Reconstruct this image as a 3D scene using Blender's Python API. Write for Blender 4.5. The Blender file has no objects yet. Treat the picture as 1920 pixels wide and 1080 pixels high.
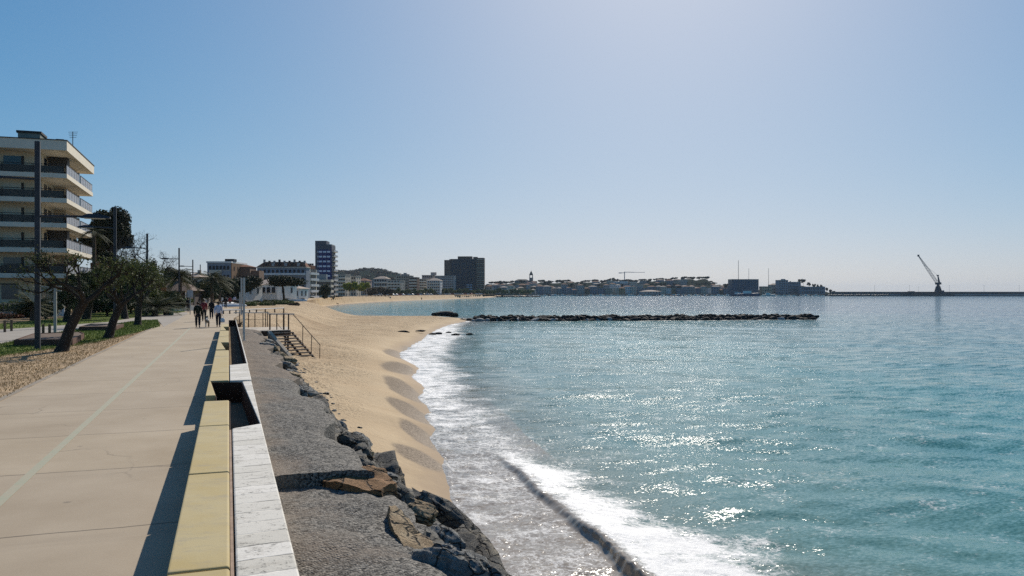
import bpy, bmesh, math, random
import numpy as np
from mathutils import Vector, Matrix, noise as mnoise

# ------------------------------------------------------------------ camera
sc = bpy.context.scene
COL = sc.collection
TH = math.radians(19.6)          # the promenade runs along +Y, the camera looks 19.6 deg to its right
F = 1493.3                       # focal length in photo pixels (28 mm on 36 mm)
HC = 2.4                         # camera height above the promenade
HOR = 548.0                      # horizon row in the photo
SEA = -3.0
FWD = np.array([math.sin(TH), math.cos(TH), 0.0])
RGT = np.array([math.cos(TH), -math.sin(TH), 0.0])
cam = bpy.data.objects.new("camera", bpy.data.cameras.new("camera"))
COL.objects.link(cam)
cam.location = (0, 0, HC)
cam.rotation_euler = (math.pi / 2, 0, -TH)
cam.data.sensor_width = 36.0
cam.data.lens = 28.0
cam.data.shift_y = (HOR - 540.0) / 1920.0
cam.data.clip_start = 0.1
cam.data.clip_end = 60000
sc.camera = cam

# ------------------------------------------------------------------ light
SUN_AZ = math.radians(31.0)      # to the right of +Y
SUN_EL = math.radians(32.5)
w = bpy.data.worlds.new("World")
sc.world = w
w.use_nodes = True
nt = w.node_tree
bg = nt.nodes["Background"]
sky = nt.nodes.new("ShaderNodeTexSky")
sky.sky_type = 'NISHITA'
sky.sun_disc = False
sky.sun_elevation = SUN_EL
sky.sun_rotation = SUN_AZ
sky.altitude = 0
sky.air_density = 0.75
sky.dust_density = 0.8
sky.ozone_density = 10.0
# film-like shoulder on the sky's brightness: c*s / (1 + k*c)
def _vm(op, a, b):
    n = nt.nodes.new("ShaderNodeVectorMath"); n.operation = op
    for i, v in enumerate((a, b)):
        if hasattr(v, 'links'): nt.links.new(v, n.inputs[i])
        else: n.inputs[i].default_value = v if hasattr(v, '__len__') else (v, v, v)
    return n.outputs[0]
_dot = nt.nodes.new("ShaderNodeVectorMath"); _dot.operation = 'DOT_PRODUCT'
nt.links.new(sky.outputs[0], _dot.inputs[0]); _dot.inputs[1].default_value = (1/3, 1/3, 1/3)
_g = nt.nodes.new("ShaderNodeCombineXYZ")
for _i in range(3): nt.links.new(_dot.outputs['Value'], _g.inputs[_i])
_sat = _vm('ADD', _g.outputs[0], _vm('MULTIPLY', _vm('SUBTRACT', sky.outputs[0], _g.outputs[0]), 1.3))
_c = _vm('MULTIPLY', _vm('MAXIMUM', _sat, 0.01), (1.86, 1.67, 1.58))
nt.links.new(_vm('DIVIDE', _c, _vm('ADD', _vm('MULTIPLY', _c, 0.09), 1.0)), bg.inputs[0])
bg.inputs[1].default_value = 0.10
sl = bpy.data.lights.new("sun", 'SUN')
sl.energy = 5.0
sl.angle = math.radians(0.5)
sl.color = (1.0, 0.93, 0.83)
so = bpy.data.objects.new("sun", sl)
COL.objects.link(so)
so.rotation_euler = (math.pi / 2 - SUN_EL, 0, math.pi - SUN_AZ)
so.location = (20, 30, 60)

sc.view_settings.view_transform = 'Standard'
sc.view_settings.look = 'None'
sc.view_settings.exposure = 0.0
sc.view_settings.gamma = 1.0
sc.render.engine = 'CYCLES'
sc.cycles.max_bounces = 6
sc.cycles.volume_bounces = 1
sc.cycles.use_denoising = False
sc.cycles.sample_clamp_direct = 7.0

rng = random.Random(7)
nrg = np.random.default_rng(7)

# ------------------------------------------------------------------ helpers
def P(px, py, z):
    """Point on the level z seen at photo pixel (px, py)."""
    d = (HC - z) * F / (py - HOR)
    return D(px, d, z)

def D(px, depth, z=0.0):
    """Point at height z, at a given distance along the view axis, in photo column px."""
    v = FWD * depth + RGT * ((px - 960.0) / F * depth)
    return Vector((v[0], v[1], z))

def zat(py, depth):
    return HC + (HOR - py) / F * depth

class B:
    """collects simple solids into one mesh"""
    def __init__(s):
        s.v = []; s.f = []; s.m = []
        s.mi = 0
    def add(s, vs, fs):
        o = len(s.v)
        s.v += [tuple(p) for p in vs]
        s.f += [tuple(i + o for i in f) for f in fs]
        s.m += [s.mi] * len(fs)
        return s
    def box(s, x0, x1, y0, y1, z0, z1, mtx=None):
        vs = [(x0,y0,z0),(x1,y0,z0),(x1,y1,z0),(x0,y1,z0),(x0,y0,z1),(x1,y0,z1),(x1,y1,z1),(x0,y1,z1)]
        if mtx is not None: vs = [mtx @ Vector(p) for p in vs]
        return s.add(vs, [(0,3,2,1),(4,5,6,7),(0,1,5,4),(1,2,6,5),(2,3,7,6),(3,0,4,7)])
    def cbox(s, c, size, rz=0.0):
        m = Matrix.Translation(c) @ Matrix.Rotation(rz, 4, 'Z')
        a, b_, c_ = size[0]/2, size[1]/2, size[2]/2
        return s.box(-a, a, -b_, b_, -c_, c_, m)
    def prism(s, poly, z0, z1):
        n = len(poly)
        a = sum(poly[i][0]*poly[(i+1)%n][1]-poly[(i+1)%n][0]*poly[i][1] for i in range(n))
        if a < 0: poly = poly[::-1]
        f0 = z0 if callable(z0) else (lambda x, y: z0)
        f1 = z1 if callable(z1) else (lambda x, y: z1)
        vs = [(p[0],p[1],f0(p[0],p[1])) for p in poly] + [(p[0],p[1],f1(p[0],p[1])) for p in poly]
        fs = [tuple(range(n-1,-1,-1)), tuple(range(n,2*n))]
        fs += [(i,(i+1)%n,n+(i+1)%n,n+i) for i in range(n)]
        return s.add(vs, fs)
    def tube(s, pts, radii, sides=8, cap=True):
        pts = [Vector(p) for p in pts]
        if not hasattr(radii, '__len__'): radii = [radii]*len(pts)
        vs = []; fs = []
        ref = Vector((0.13, 0.97, 0.2))
        for i, p in enumerate(pts):
            t = (pts[min(i+1,len(pts)-1)] - pts[max(i-1,0)])
            if t.length < 1e-9: t = Vector((0,0,1))
            t.normalize()
            r = ref if abs(t.dot(ref)) < .95 else Vector((1,0,0))
            a = t.cross(r).normalized(); b_ = t.cross(a)
            for k in range(sides):
                an = 2*math.pi*k/sides
                vs.append(p + (a*math.cos(an)+b_*math.sin(an))*radii[i])
        for i in range(len(pts)-1):
            for k in range(sides):
                k2 = (k+1)%sides
                fs.append((i*sides+k, i*sides+k2, (i+1)*sides+k2, (i+1)*sides+k))
        if cap:
            fs.append(tuple(range(sides))); n = (len(pts)-1)*sides
            fs.append(tuple(range(n+sides-1, n-1, -1)))
        return s.add(vs, fs)
    def cyl(s, c, r, h, sides=12, r2=None):
        return s.tube([c, (c[0],c[1],c[2]+h)], [r, r if r2 is None else r2], sides)
    def ball(s, c, r, nu=10, nv=7):
        r = r if hasattr(r,'__len__') else (r,r,r)
        vs=[(c[0],c[1],c[2]-r[2])]
        for i in range(1,nv):
            a=-math.pi/2+math.pi*i/nv
            for k in range(nu):
                b_=2*math.pi*k/nu
                vs.append((c[0]+r[0]*math.cos(a)*math.cos(b_), c[1]+r[1]*math.cos(a)*math.sin(b_), c[2]+r[2]*math.sin(a)))
        vs.append((c[0],c[1],c[2]+r[2])); top=len(vs)-1
        fs=[(0,1+(k+1)%nu,1+k) for k in range(nu)]
        for i in range(nv-2):
            for k in range(nu):
                fs.append((1+i*nu+k,1+i*nu+(k+1)%nu,1+(i+1)*nu+(k+1)%nu,1+(i+1)*nu+k))
        o=1+(nv-2)*nu
        fs+=[(o+k,o+(k+1)%nu,top) for k in range(nu)]
        return s.add(vs,fs)
    def mesh(s, name):
        me = bpy.data.meshes.new(name)
        me.from_pydata(s.v, [], s.f)
        me.update()
        return me

def np_mesh(name, V, Fq):
    me = bpy.data.meshes.new(name)
    V = np.asarray(V, np.float32); Fq = np.asarray(Fq, np.int32)
    n, k = Fq.shape
    me.vertices.add(len(V)); me.vertices.foreach_set('co', V.ravel())
    me.loops.add(n*k); me.loops.foreach_set('vertex_index', Fq.ravel())
    me.polygons.add(n); me.polygons.foreach_set('loop_start', np.arange(0, n*k, k, dtype=np.int32))
    me.update(calc_edges=True)
    return me

def link(name, me, m, parent=None, loc=None, rz=None):
    if isinstance(me, B): me = me.mesh(name)
    if m is not None and len(me.materials) == 0:
        for q in (m if isinstance(m, (list, tuple)) else [m]): me.materials.append(q)
    o = bpy.data.objects.new(name, me)
    COL.objects.link(o)
    if parent is not None: o.parent = parent
    if loc is not None: o.location = loc
    if rz is not None: o.rotation_euler = (0, 0, rz)
    return o

def smooth(o, ang=35):
    me = o.data
    me.polygons.foreach_set('use_smooth', np.ones(len(me.polygons), bool))
    if ang < 180: me.set_sharp_from_angle(angle=math.radians(ang))
    return o

def tag(o, label, cat, group=None):
    o['label'] = label; o['category'] = cat
    if group: o['group'] = group
    return o

def thing(name, label, cat, loc=(0,0,0), rz=0.0, group=None):
    o = bpy.data.objects.new(name, None)
    o.empty_display_size = 0.3
    COL.objects.link(o)
    o.location = loc; o.rotation_euler = (0,0,rz)
    return tag(o, label, cat, group)

def struct(name, me, m, kind='structure'):
    o = link(name, me, m); o['kind'] = kind
    return o

def dup(root, loc, rz=None, label=None, scale=None):
    r = root.copy(); COL.objects.link(r); r.location = loc
    if rz is not None: r.rotation_euler = (0,0,rz)
    if scale is not None: r.scale = (scale,)*3 if not hasattr(scale,'__len__') else scale
    if label: r['label'] = label
    for ch in list(root.children):
        c = ch.copy(); COL.objects.link(c); c.parent = r
        for g in list(ch.children):
            d = g.copy(); COL.objects.link(d); d.parent = c
    return r

# ------------------------------------------------------------------ materials
def nodes(name):
    m = bpy.data.materials.new(name); m.use_nodes = True
    t = m.node_tree
    return m, t, t.nodes["Principled BSDF"]

def N(t, typ, **kw):
    n = t.nodes.new(typ)
    for k, v in kw.items():
        if k.startswith('i_'):
            n.inputs[k[2:].replace('_', ' ')].default_value = v
        else: setattr(n, k, v)
    return n

def mixc(t, fac, a, b):
    n = t.nodes.new('ShaderNodeMix'); n.data_type = 'RGBA'
    for sock, val in ((0, fac), (6, a), (7, b)):
        if hasattr(val, 'is_linked') or hasattr(val, 'links'): t.links.new(val, n.inputs[sock])
        elif sock == 0: n.inputs[0].default_value = val
        else: n.inputs[sock].default_value = (*val[:3], 1)
    return n.outputs[2]

def math_(t, op, a, b=None, clamp=False):
    n = t.nodes.new('ShaderNodeMath'); n.operation = op; n.use_clamp = clamp
    for i, v in enumerate((a, b)):
        if v is None: continue
        if hasattr(v, 'links'): t.links.new(v, n.inputs[i])
        else: n.inputs[i].default_value = v
    return n.outputs[0]

def ramp(t, src, lo, hi, a=0.0, b=1.0):
    n = t.nodes.new('ShaderNodeMapRange'); n.clamp = True
    t.links.new(src, n.inputs[0])
    for i, v in ((1, lo), (2, hi), (3, a), (4, b)): n.inputs[i].default_value = v
    return n.outputs[0]

def coords(t, world=False, scale=(1,1,1)):
    if world:
        g = t.nodes.new('ShaderNodeNewGeometry'); out = g.outputs['Position']
    else:
        g = t.nodes.new('ShaderNodeTexCoord'); out = g.outputs['Object']
    if tuple(scale) != (1,1,1):
        mp = t.nodes.new('ShaderNodeMapping'); mp.inputs['Scale'].default_value = scale
        t.links.new(out, mp.inputs[0]); out = mp.outputs[0]
    return out

def noise(t, co, scale, detail=4, rough=.6):
    n = t.nodes.new('ShaderNodeTexNoise')
    n.inputs['Scale'].default_value = scale; n.inputs['Detail'].default_value = detail
    n.inputs['Roughness'].default_value = rough
    t.links.new(co, n.inputs['Vector'])
    return n.outputs['Fac']

def bump(t, bs, h, strength=.4, dist=.02):
    b = t.nodes.new('ShaderNodeBump'); b.inputs['Strength'].default_value = strength
    b.inputs['Distance'].default_value = dist
    t.links.new(h, b.inputs['Height']); t.links.new(b.outputs[0], bs.inputs['Normal'])
    return b

_mats = {}
def M(name, col, rough=.8, var=.18, scale=3.0, bmp=.0, bscale=20.0, bdist=.01, metal=0.0, col2=None, spec=.12, world=False):
    """a weathered plain surface: two-scale mottling, optional relief"""
    if name in _mats: return _mats[name]
    m, t, bs = nodes(name)
    co = coords(t, world)
    n1 = noise(t, co, scale, 5, .65)
    a = tuple(c*(1-var) for c in col); b = tuple(min(1, c*(1+var)) for c in (col2 or col))
    c = mixc(t, ramp(t, n1, .3, .7), a, b)
    t.links.new(c, bs.inputs['Base Color'])
    bs.inputs['Roughness'].default_value = rough
    bs.inputs['Metallic'].default_value = metal
    bs.inputs['Specular IOR Level'].default_value = spec
    if bmp > 0: bump(t, bs, noise(t, co, bscale, 5, .7), bmp, bdist)
    _mats[name] = m
    return m

def leafmat(name, c1, c2, scale=1.2, rough=.75, trans=0.15):
    if name in _mats: return _mats[name]
    m, t, bs = nodes(name)
    co = coords(t)
    n1 = noise(t, co, scale, 3, .6); n2 = noise(t, co, scale*9, 2, .5)
    f = math_(t, 'ADD', math_(t, 'MULTIPLY', n1, .6), math_(t, 'MULTIPLY', n2, .4))
    c = mixc(t, ramp(t, f, .35, .65), c1, c2)
    t.links.new(c, bs.inputs['Base Color'])
    bs.inputs['Roughness'].default_value = rough
    bs.inputs['Specular IOR Level'].default_value = .2
    tr = t.nodes.new('ShaderNodeBsdfTranslucent'); t.links.new(c, tr.inputs[0])
    mx = t.nodes.new('ShaderNodeMixShader'); mx.inputs[0].default_value = trans
    t.links.new(bs.outputs[0], mx.inputs[1]); t.links.new(tr.outputs[0], mx.inputs[2])
    t.links.new(mx.outputs[0], t.nodes['Material Output'].inputs[0])
    _mats[name] = m
    return m

def glassmat(name='window glass', col=(.02,.03,.04)):
    return M(name, col, rough=.08, var=.3, scale=.7, spec=.6)
# ------------------------------------------------------------------ shoreline, land edge
def poly_px(lst, z): return np.array([P(a, b, z)[:2] for a, b in lst])
SHORE = np.vstack([
    [[30, -12], [14, -1.5]],
    poly_px([(1000,1160),(945,1080),(858,948),(846,905),(838,872),(829,850),(812,826),(819,806),(802,788),(806,765),(788,748),(798,728),(774,706),(786,690),(750,668),
             (768,652),(792,638),(806,627),(836,612),(872,603.5),(884,600.6),(878,598.6),(840,596),(780,596.5),(730,596.5),(672,593),(625,590),(594,587),(580,583.5),(586,578.5),
             (640,571),(700,567),(760,564),(830,561.3),(880,559.6),(908,558.2),(930,557.0)], SEA),
    [D(960,990)[:2], D(1010,1120)[:2], D(1120,1165)[:2], D(1300,1165)[:2], D(1480,1120)[:2], D(1568,1120)[:2], D(1585,1200)[:2]]])
def catmull(p, n=4):
    out = []
    q = np.vstack([2*p[0]-p[1], p, 2*p[-1]-p[-2]])
    for i in range(1, len(q)-2):
        for k in range(n):
            t_ = k/n
            out.append(.5*((2*q[i])+(-q[i-1]+q[i+1])*t_+(2*q[i-1]-5*q[i]+4*q[i+1]-q[i+2])*t_**2+(-q[i-1]+3*q[i]-3*q[i+1]+q[i+2])*t_**3))
    return np.vstack(out+[p[-1]])
_n0 = 23
SHORE_NEAR = catmull(SHORE[:_n0], 4)
SHORE = np.vstack([SHORE_NEAR, SHORE[_n0:]])
NS = len(SHORE_NEAR)
LANDPOLY = np.vstack([SHORE, [D(1600,3500)[:2], D(700,6000)[:2], [-5000,5000], [-5000,-60], [30,-60]]])
EDGE = np.vstack([[[0.47,-40],[0.47,30],[0.47,62]], poly_px([(478,590),(524,580),(548,568.5),(600,559.6),(690,555.6),(800,553.9),(880,553.2)],0),
                  [D(950,1090)[:2], D(1010,1210)[:2], D(1120,1250)[:2], D(1300,1250)[:2], D(1480,1190)[:2], D(1560,1180)[:2]]])
GROUNDPOLY = np.vstack([EDGE, [D(1600,3500)[:2], D(700,6000)[:2], [-5000,5000], [-5000,-40]]])

def seg_dist(p, line, closed=False):
    """distance of points to a polyline"""
    d = np.full(len(p), 1e9)
    n = len(line)
    for i in range(n if closed else n-1):
        a = line[i]; b = line[(i+1) % n]; ab = b-a
        L = (ab**2).sum()+1e-12
        t = np.clip(((p-a) @ ab)/L, 0, 1)
        d = np.minimum(d, np.hypot(*(p-(a+t[:,None]*ab)).T))
    return d

def inside(p, poly):
    r = np.zeros(len(p), bool); n = len(poly)
    for i in range(n):
        x0,y0 = poly[i]; x1,y1 = poly[(i+1)%n]
        c = ((y0>p[:,1]) != (y1>p[:,1]))
        if y1 != y0:
            xi = (x1-x0)*(p[:,1]-y0)/(y1-y0)+x0
            r ^= c & (p[:,0] < xi)
    return r

def sstep(a, b, x):
    t = np.clip((x-a)/(b-a), 0, 1); return t*t*(3-2*t)

_h = np.random.default_rng(3).random((256,256))
def vnoise(x, y):
    """smooth value noise, vectorised"""
    xi = np.floor(x).astype(int); yi = np.floor(y).astype(int)
    fx = x-xi; fy = y-yi; fx = fx*fx*(3-2*fx); fy = fy*fy*(3-2*fy)
    g = lambda a, b: _h[a & 255, b & 255]
    return (g(xi,yi)*(1-fx)+g(xi+1,yi)*fx)*(1-fy)+(g(xi,yi+1)*(1-fx)+g(xi+1,yi+1)*fx)*fy
def fbm(x, y, o=4):
    r = 0; a = .5
    for i in range(o):
        r = r + a*vnoise(x*2**i+17*i, y*2**i-9*i); a *= .5
    return r

def polar(a0, a1, na, r0, r1, nr, rm=None, nm=0):
    """fan of vertices around the viewpoint, dense near it"""
    an = np.radians(np.linspace(a0, a1, na)) + TH          # clockwise from +Y
    r = np.exp(np.linspace(math.log(r0), math.log(r1), nr))
    if rm: r = np.concatenate([np.exp(np.linspace(math.log(r0), math.log(rm), nm, endpoint=False)), np.exp(np.linspace(math.log(rm), math.log(r1), nr))]); nr = nr+nm
    A, R = np.meshgrid(an, r)
    p = np.stack([R*np.sin(A), R*np.cos(A)], -1).reshape(-1,2)
    i = np.arange(nr-1)[:,None]*na + np.arange(na-1)[None,:]
    f = np.stack([i, i+1, i+1+na, i+na], -1).reshape(-1,4)
    return p, f[:, ::-1]

def keep_faces(p, f, ok):
    f = f[ok[f].any(1)]
    used = np.unique(f); mp = np.full(len(p), -1); mp[used] = np.arange(len(used))
    return used, mp[f]

def attr(me, name, vals):
    a = me.attributes.new(name, 'FLOAT', 'POINT'); a.data.foreach_set('value', np.asarray(vals, np.float32))

def A_(t, name):
    n = t.nodes.new('ShaderNodeAttribute'); n.attribute_name = name; return n.outputs['Fac']

PROM = [(-4.72,-8),(-.2,-8),(-.2,62),(.45,62.1),(.45,78)]+[tuple(P(a,b_,0)[:2]) for a,b_ in ((455,587.6),(500,584.5),(470,581),(430,577),(408,572),(398,563))]+[(-8,170),(-5.2,100),(-4.72,70)]
# ---- beach -----------------------------------------------------------------
CUSPS = [((746,690),34,10,-.1),((755,728),46,16,.25),((768,766),50,14,.2),((786,806),44,17,.3),((786,852),58,16,.12),((790,648),40,9,0),((812,636),36,5,0),((742,660),26,9,0)]
def beach_height(p):
    ins = inside(p, LANDPOLY)
    d = seg_dist(p, SHORE); d = np.where(ins, d, -d)
    h = np.where(d > 0, 1.9*(1-np.exp(-np.maximum(d,0)/5.0)) + .75*(1-np.exp(-np.maximum(d,0)/45.0)), d*0.10)
    r = np.hypot(p[:,0], p[:,1])
    h = np.where(d > 0, h*(1-.58*sstep(62, 105, r)*(1-sstep(300, 500, r))), h)
    land = sstep(1.5, 6, d)
    h = h + land*.16*(fbm(p[:,0]*.35, p[:,1]*.35, 4)-.47)*np.clip(r/40,.6,1.2)
    # trampled sand between the stairs and the wash
    tramp = sstep(2.0, 6, d)*(1-sstep(60,110,r))
    h = h + tramp*(.17*(fbm(p[:,0]*2.1, p[:,1]*2.1, 3)-.45)+.05*(vnoise(p[:,0]*5.5,p[:,1]*5.5)-.5))
    return SEA+h, d

p, f = polar(-34, 50, 640, 8, 1500, 760)
z, d = beach_height(p)
g_in = inside(p, GROUNDPOLY); ed = seg_dist(p, EDGE)
keep = (d > -9) & ~(g_in & (ed > np.where(np.hypot(*p.T) > 70, 14.0, .25))) & (p[:,0] > -20 - p[:,1]*2)
keep &= ~((p[:,1] < 50) & (p[:,0] < 1.7))
_dep = p@FWD[:2]; _px = 960+(p@RGT[:2])/np.maximum(_dep,1)*F
keep &= ~((_px > 985) & (_dep > 600))
used, ff = keep_faces(p, f, keep)
rr_ = np.hypot(p[:,0], p[:,1])
far_e = sstep(62, 80, rr_)*(1-sstep(700, 900, rr_))
near_edge = np.where(g_in, 1.0, 1-sstep(0, np.clip(rr_*.08, 6, 40), ed))
z = np.where(d > 3, z*(1-far_e*near_edge) + (-.02)*far_e*near_edge, z)
# keep the sand under the ground sheet where the two overlap
z = np.where(g_in & (ed > .3) & (far_e < .5), np.minimum(z, -.25), z)
z = np.where(g_in & (far_e >= .5), .03-.02*sstep(4, 12, ed)*4, z)
in_prom = inside(p, np.array(PROM)) | ((p[:,0] < .3) & (p[:,1] < 90))
z = np.where(in_prom, np.minimum(z, -.3), z)
SANDP = p[used].copy(); SANDZ = z[used].copy()
def sand_z(x, y):
    k = np.argmin((SANDP[:,0]-x)**2+(SANDP[:,1]-y)**2); return float(SANDZ[k])
peb = np.zeros(len(p))
for (c, rx, ry, sl_) in CUSPS:
    cc = P(c[0], c[1], -2.6); ex = P(c[0]+rx, c[1]+rx*sl_, -2.6)-cc; ey = P(c[0], c[1]+ry, -2.6)-cc
    mtx = np.linalg.inv(np.array([[ex[0],ey[0]],[ex[1],ey[1]]]))
    q = (p-np.array(cc[:2])) @ mtx.T
    rr = np.hypot(q[:,0], q[:,1]) + .35*(fbm(p[:,0]*1.3,p[:,1]*1.3,3)-.45)
    peb = np.maximum(peb, 1-sstep(.75, 1.05, rr))
me = np_mesh('sand', np.column_stack([p[used], z[used]]), ff)
attr(me, 'shore', d[used]); attr(me, 'pebble', peb[used])
m_sand, t, bs = nodes('beach sand')
co = coords(t, True)
sh = A_(t, 'shore')
n_big = noise(t, co, .25, 5, .6); n_f = noise(t, co, 34, 4, .75); n_m = noise(t, co, 2.4, 5, .7)
dry = mixc(t, ramp(t, n_big, .3, .7), (.47,.345,.21), (.585,.45,.285))
dry = mixc(t, math_(t,'MULTIPLY', ramp(t, n_f, .5, .75), .35), dry, (.30,.20,.11))
wob = math_(t, 'ADD', sh, math_(t, 'MULTIPLY', math_(t,'SUBTRACT', n_m, .5), 1.6))
wet = ramp(t, wob, .2, 1.6, 1, 0)
c = mixc(t, math_(t,'MULTIPLY', wet, .75), dry, (.25,.165,.095))
# dark trampled crumbs
vor = t.nodes.new('ShaderNodeTexVoronoi'); vor.inputs['Scale'].default_value = 3.6; t.links.new(co, vor.inputs['Vector']); vor.voronoi_dimensions = '2D'
vo2 = t.nodes.new('ShaderNodeTexVoronoi'); vo2.voronoi_dimensions = '2D'; vo2.inputs['Scale'].default_value = 7.5; t.links.new(co, vo2.inputs['Vector'])
foot = math_(t,'MULTIPLY', math_(t,'MAXIMUM', ramp(t, vor.outputs['Distance'], .10, .30, 1, 0), ramp(t, vo2.outputs['Distance'], .10, .34, .8, 0)), ramp(t, wob, 2.0, 4.2))
foot = math_(t,'MULTIPLY', foot, ramp(t, noise(t, co, .5, 4), .38, .56))
tr_ = math_(t,'MULTIPLY', ramp(t, math_(t,'ADD', math_(t,'MULTIPLY', noise(t, co, .11, 5, .65), .7), math_(t,'MULTIPLY', noise(t, co, 5.5, 4, .8), .3)), .46, .60), ramp(t, wob, 4, 7))
c = mixc(t, math_(t,'MULTIPLY', tr_, .55), c, (.31,.205,.115))
c = mixc(t, math_(t,'MULTIPLY', foot, .7), c, (.24,.15,.08))
pn = noise(t, co, 15, 3, .8)
pebc = mixc(t, ramp(t, pn, .38, .62), (.07,.055,.042), (.37,.29,.21))
c = mixc(t, math_(t,'MULTIPLY', A_(t,'pebble'), .88), c, pebc)
t.links.new(c, bs.inputs['Base Color'])
t.links.new(ramp(t, wet, 0, 1, .95, .75), bs.inputs['Roughness'])
bs.inputs['Specular IOR Level'].default_value = .08
hgt = math_(t,'ADD', math_(t,'MULTIPLY', n_f, .25), math_(t,'MULTIPLY', foot, -1.3))
hgt = math_(t,'ADD', hgt, math_(t,'MULTIPLY', n_m, 1.3))
b_ = bump(t, bs, hgt, .8, .06)
t.links.new(ramp(t, wob, .5, 3, .12, .8), b_.inputs['Strength'])
struct('sand', me, m_sand)
smooth(bpy.data.objects['sand'], 180)

# ---- ground sheet ------------------------------------------------------------
bm = bmesh.new()
vs = [bm.verts.new((x, y, -.03)) for x, y in GROUNDPOLY]
bm.faces.new(vs); bmesh.ops.triangulate(bm, faces=bm.faces[:])
bmesh.ops.recalc_face_normals(bm, faces=bm.faces[:])
if bm.faces[0].normal.z < 0: bmesh.ops.reverse_faces(bm, faces=bm.faces[:])
me = bpy.data.meshes.new('ground'); bm.to_mesh(me); bm.free()
struct('ground', me, M('bare ground', (.26,.20,.13), .95, .3, .3, .5, 12, .03, spec=0, world=True))

# ---- sea -------------------------------------------------------------------
BRK = poly_px([(925,830),(950,852),(985,886),(1030,925),(1075,957),(1112,990),(1142,1022),(1182,1062),(1235,1112),(1330,1190),(1500,1330)], -2.75)
FOAM_OUT = poly_px([(1700,1180),(1490,1075),(1405,1020),(1290,975),(1215,955),(1150,918),(1085,892),(1035,856),(985,815),(950,778),(905,742),(880,712),(858,682),(842,662),(858,645),(872,634),(868,622),(862,612),(880,604)], SEA)
p, f = polar(-32, 48, 820, 8.0, 9000, 560, 45, 640)
ins = inside(p, LANDPOLY); ds = seg_dist(p, SHORE); ds = np.where(ins, -ds, ds)      # + = out to sea
used, ff = keep_faces(p, f, ds > -2.2)
p = p[used]; ds = ds[used]
r = np.hypot(p[:,0], p[:,1])
wash_poly = np.vstack([SHORE_NEAR[8:], FOAM_OUT[::-1]])
inw = inside(p, wash_poly) | (ds < 0) & (r < 140)
do = seg_dist(p, FOAM_OUT)
do_s = np.where(inw, do, -do)                                      # + = inside the foam belt
foam = sstep(-.9, 1.6, do_s + 2.4*(fbm(p[:,0]*.55, p[:,1]*.55, 4)-.47))*(r < 150)
_bw = np.array([D(870,150)[:2], D(888,147.6)[:2], D(1524,156.6)[:2]])
bwd = seg_dist(p, _bw)
foam = np.maximum(foam, .95*(1-sstep(.5, 1.9, bwd+2.2*(fbm(p[:,0]*.35,p[:,1]*.35,3)-.42))))
# breaker
bd = seg_dist(p, BRK)
brk_poly = np.vstack([BRK, SHORE[1:22][::1]])
# side of the breaker: sign from the nearest segment
sd = np.full(len(p), 1e9); side = np.zeros(len(p)); tt = np.zeros(len(p)); acc = 0
lens = np.hypot(*(BRK[1:]-BRK[:-1]).T); tot = lens.sum()
for i in range(len(BRK)-1):
    a = BRK[i]; ab = BRK[i+1]-a; L = (ab**2).sum()
    u = np.clip(((p-a)@ab)/L, 0, 1); q = p-(a+u[:,None]*ab); dd = np.hypot(*q.T)
    cr = ab[0]*(p[:,1]-a[1])-ab[1]*(p[:,0]-a[0])
    m_ = dd < sd
    sd = np.where(m_, dd, sd); side = np.where(m_, np.sign(cr), side); tt = np.where(m_, (acc+u*lens[i]), tt); acc += lens[i]
# BRK runs towards the viewer, the sea lies on its left
s = sd*side + .35*(vnoise(p[:,0]*.6, p[:,1]*.6)-.5) + .05*(vnoise(p[:,0]*5, p[:,1]*5)-.5)
along = sstep(0, 3.0, tt)
crest = .82+.36*vnoise(p[:,0]*1.1,p[:,1]*1.1)+.16*(vnoise(p[:,0]*7,p[:,1]*7)-.5)*np.exp(-((s-.05)/.25)**2)
hb = crest*along*np.where(s > 0, np.exp(-(s/1.1)**2), np.exp(-(s/.10)**2))*(.06+.16*sstep(0,14,tt))*(.75+.5*vnoise(tt*.6, tt*0))
face = along*np.exp(-((s+.06)/(.05+.07*sstep(0,14,tt)))**2)
behind = along*sstep(-.02,.12,s)*(1-sstep(.7,2.6,s+1.6*(fbm(p[:,0]*.8,p[:,1]*.8,3)-.47)))
lace = sstep(-.2,.3,-s)*along
# open-water swell
sea_w = sstep(.5, 9, ds)*np.exp(-r/420)
def wave(lam, deg, amp, ph, sharp=1.0):
    k = 2*math.pi/lam; a = math.radians(deg)
    x = p[:,0]*math.sin(a)+p[:,1]*math.cos(a) + 1.4*lam*(vnoise(p[:,0]/lam/3.1+ph, p[:,1]/lam/3.1)-.5)
    return amp*np.sin(k*x+ph)
zz = np.zeros(len(p))
for lam, deg, amp, ph in ((9.,40,.045,0),(5.2,58,.03,1),(3.1,28,.022,2),(2.1,70,.016,3),(1.45,45,.012,4),(13,15,.04,5)):
    fade = np.exp(-(r/ (lam*26))**2)
    zz += wave(lam, deg, amp, ph)*fade
zz += .05*(fbm(p[:,0]*.9,p[:,1]*1.6,4)-.47)*np.exp(-(r/70)**2)
z = SEA + zz*sea_w + hb + foam*.07*(fbm(p[:,0]*2.2,p[:,1]*2.2,4)-.4)*np.exp(-(r/60)**2)
z = np.where(ds < 0, SEA + ds*.10 + .012, z)
z += (.03+.16*(fbm(p[:,0]*.8,p[:,1]*.8,4)-.45))*np.clip(1-np.abs(ds)/1.6,0,1)*(r<150)
# colour of the water body: shallow over sand, green then blue offshore
depthv = np.clip(ds,0,400)
me = np_mesh('sea', np.column_stack([p, z]), ff)
attr(me,'off',np.clip(ds,-5,900)); attr(me,'foam',np.clip(foam,0,1)); attr(me,'face',face); attr(me,'behind',behind); attr(me,'dist',r)
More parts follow.
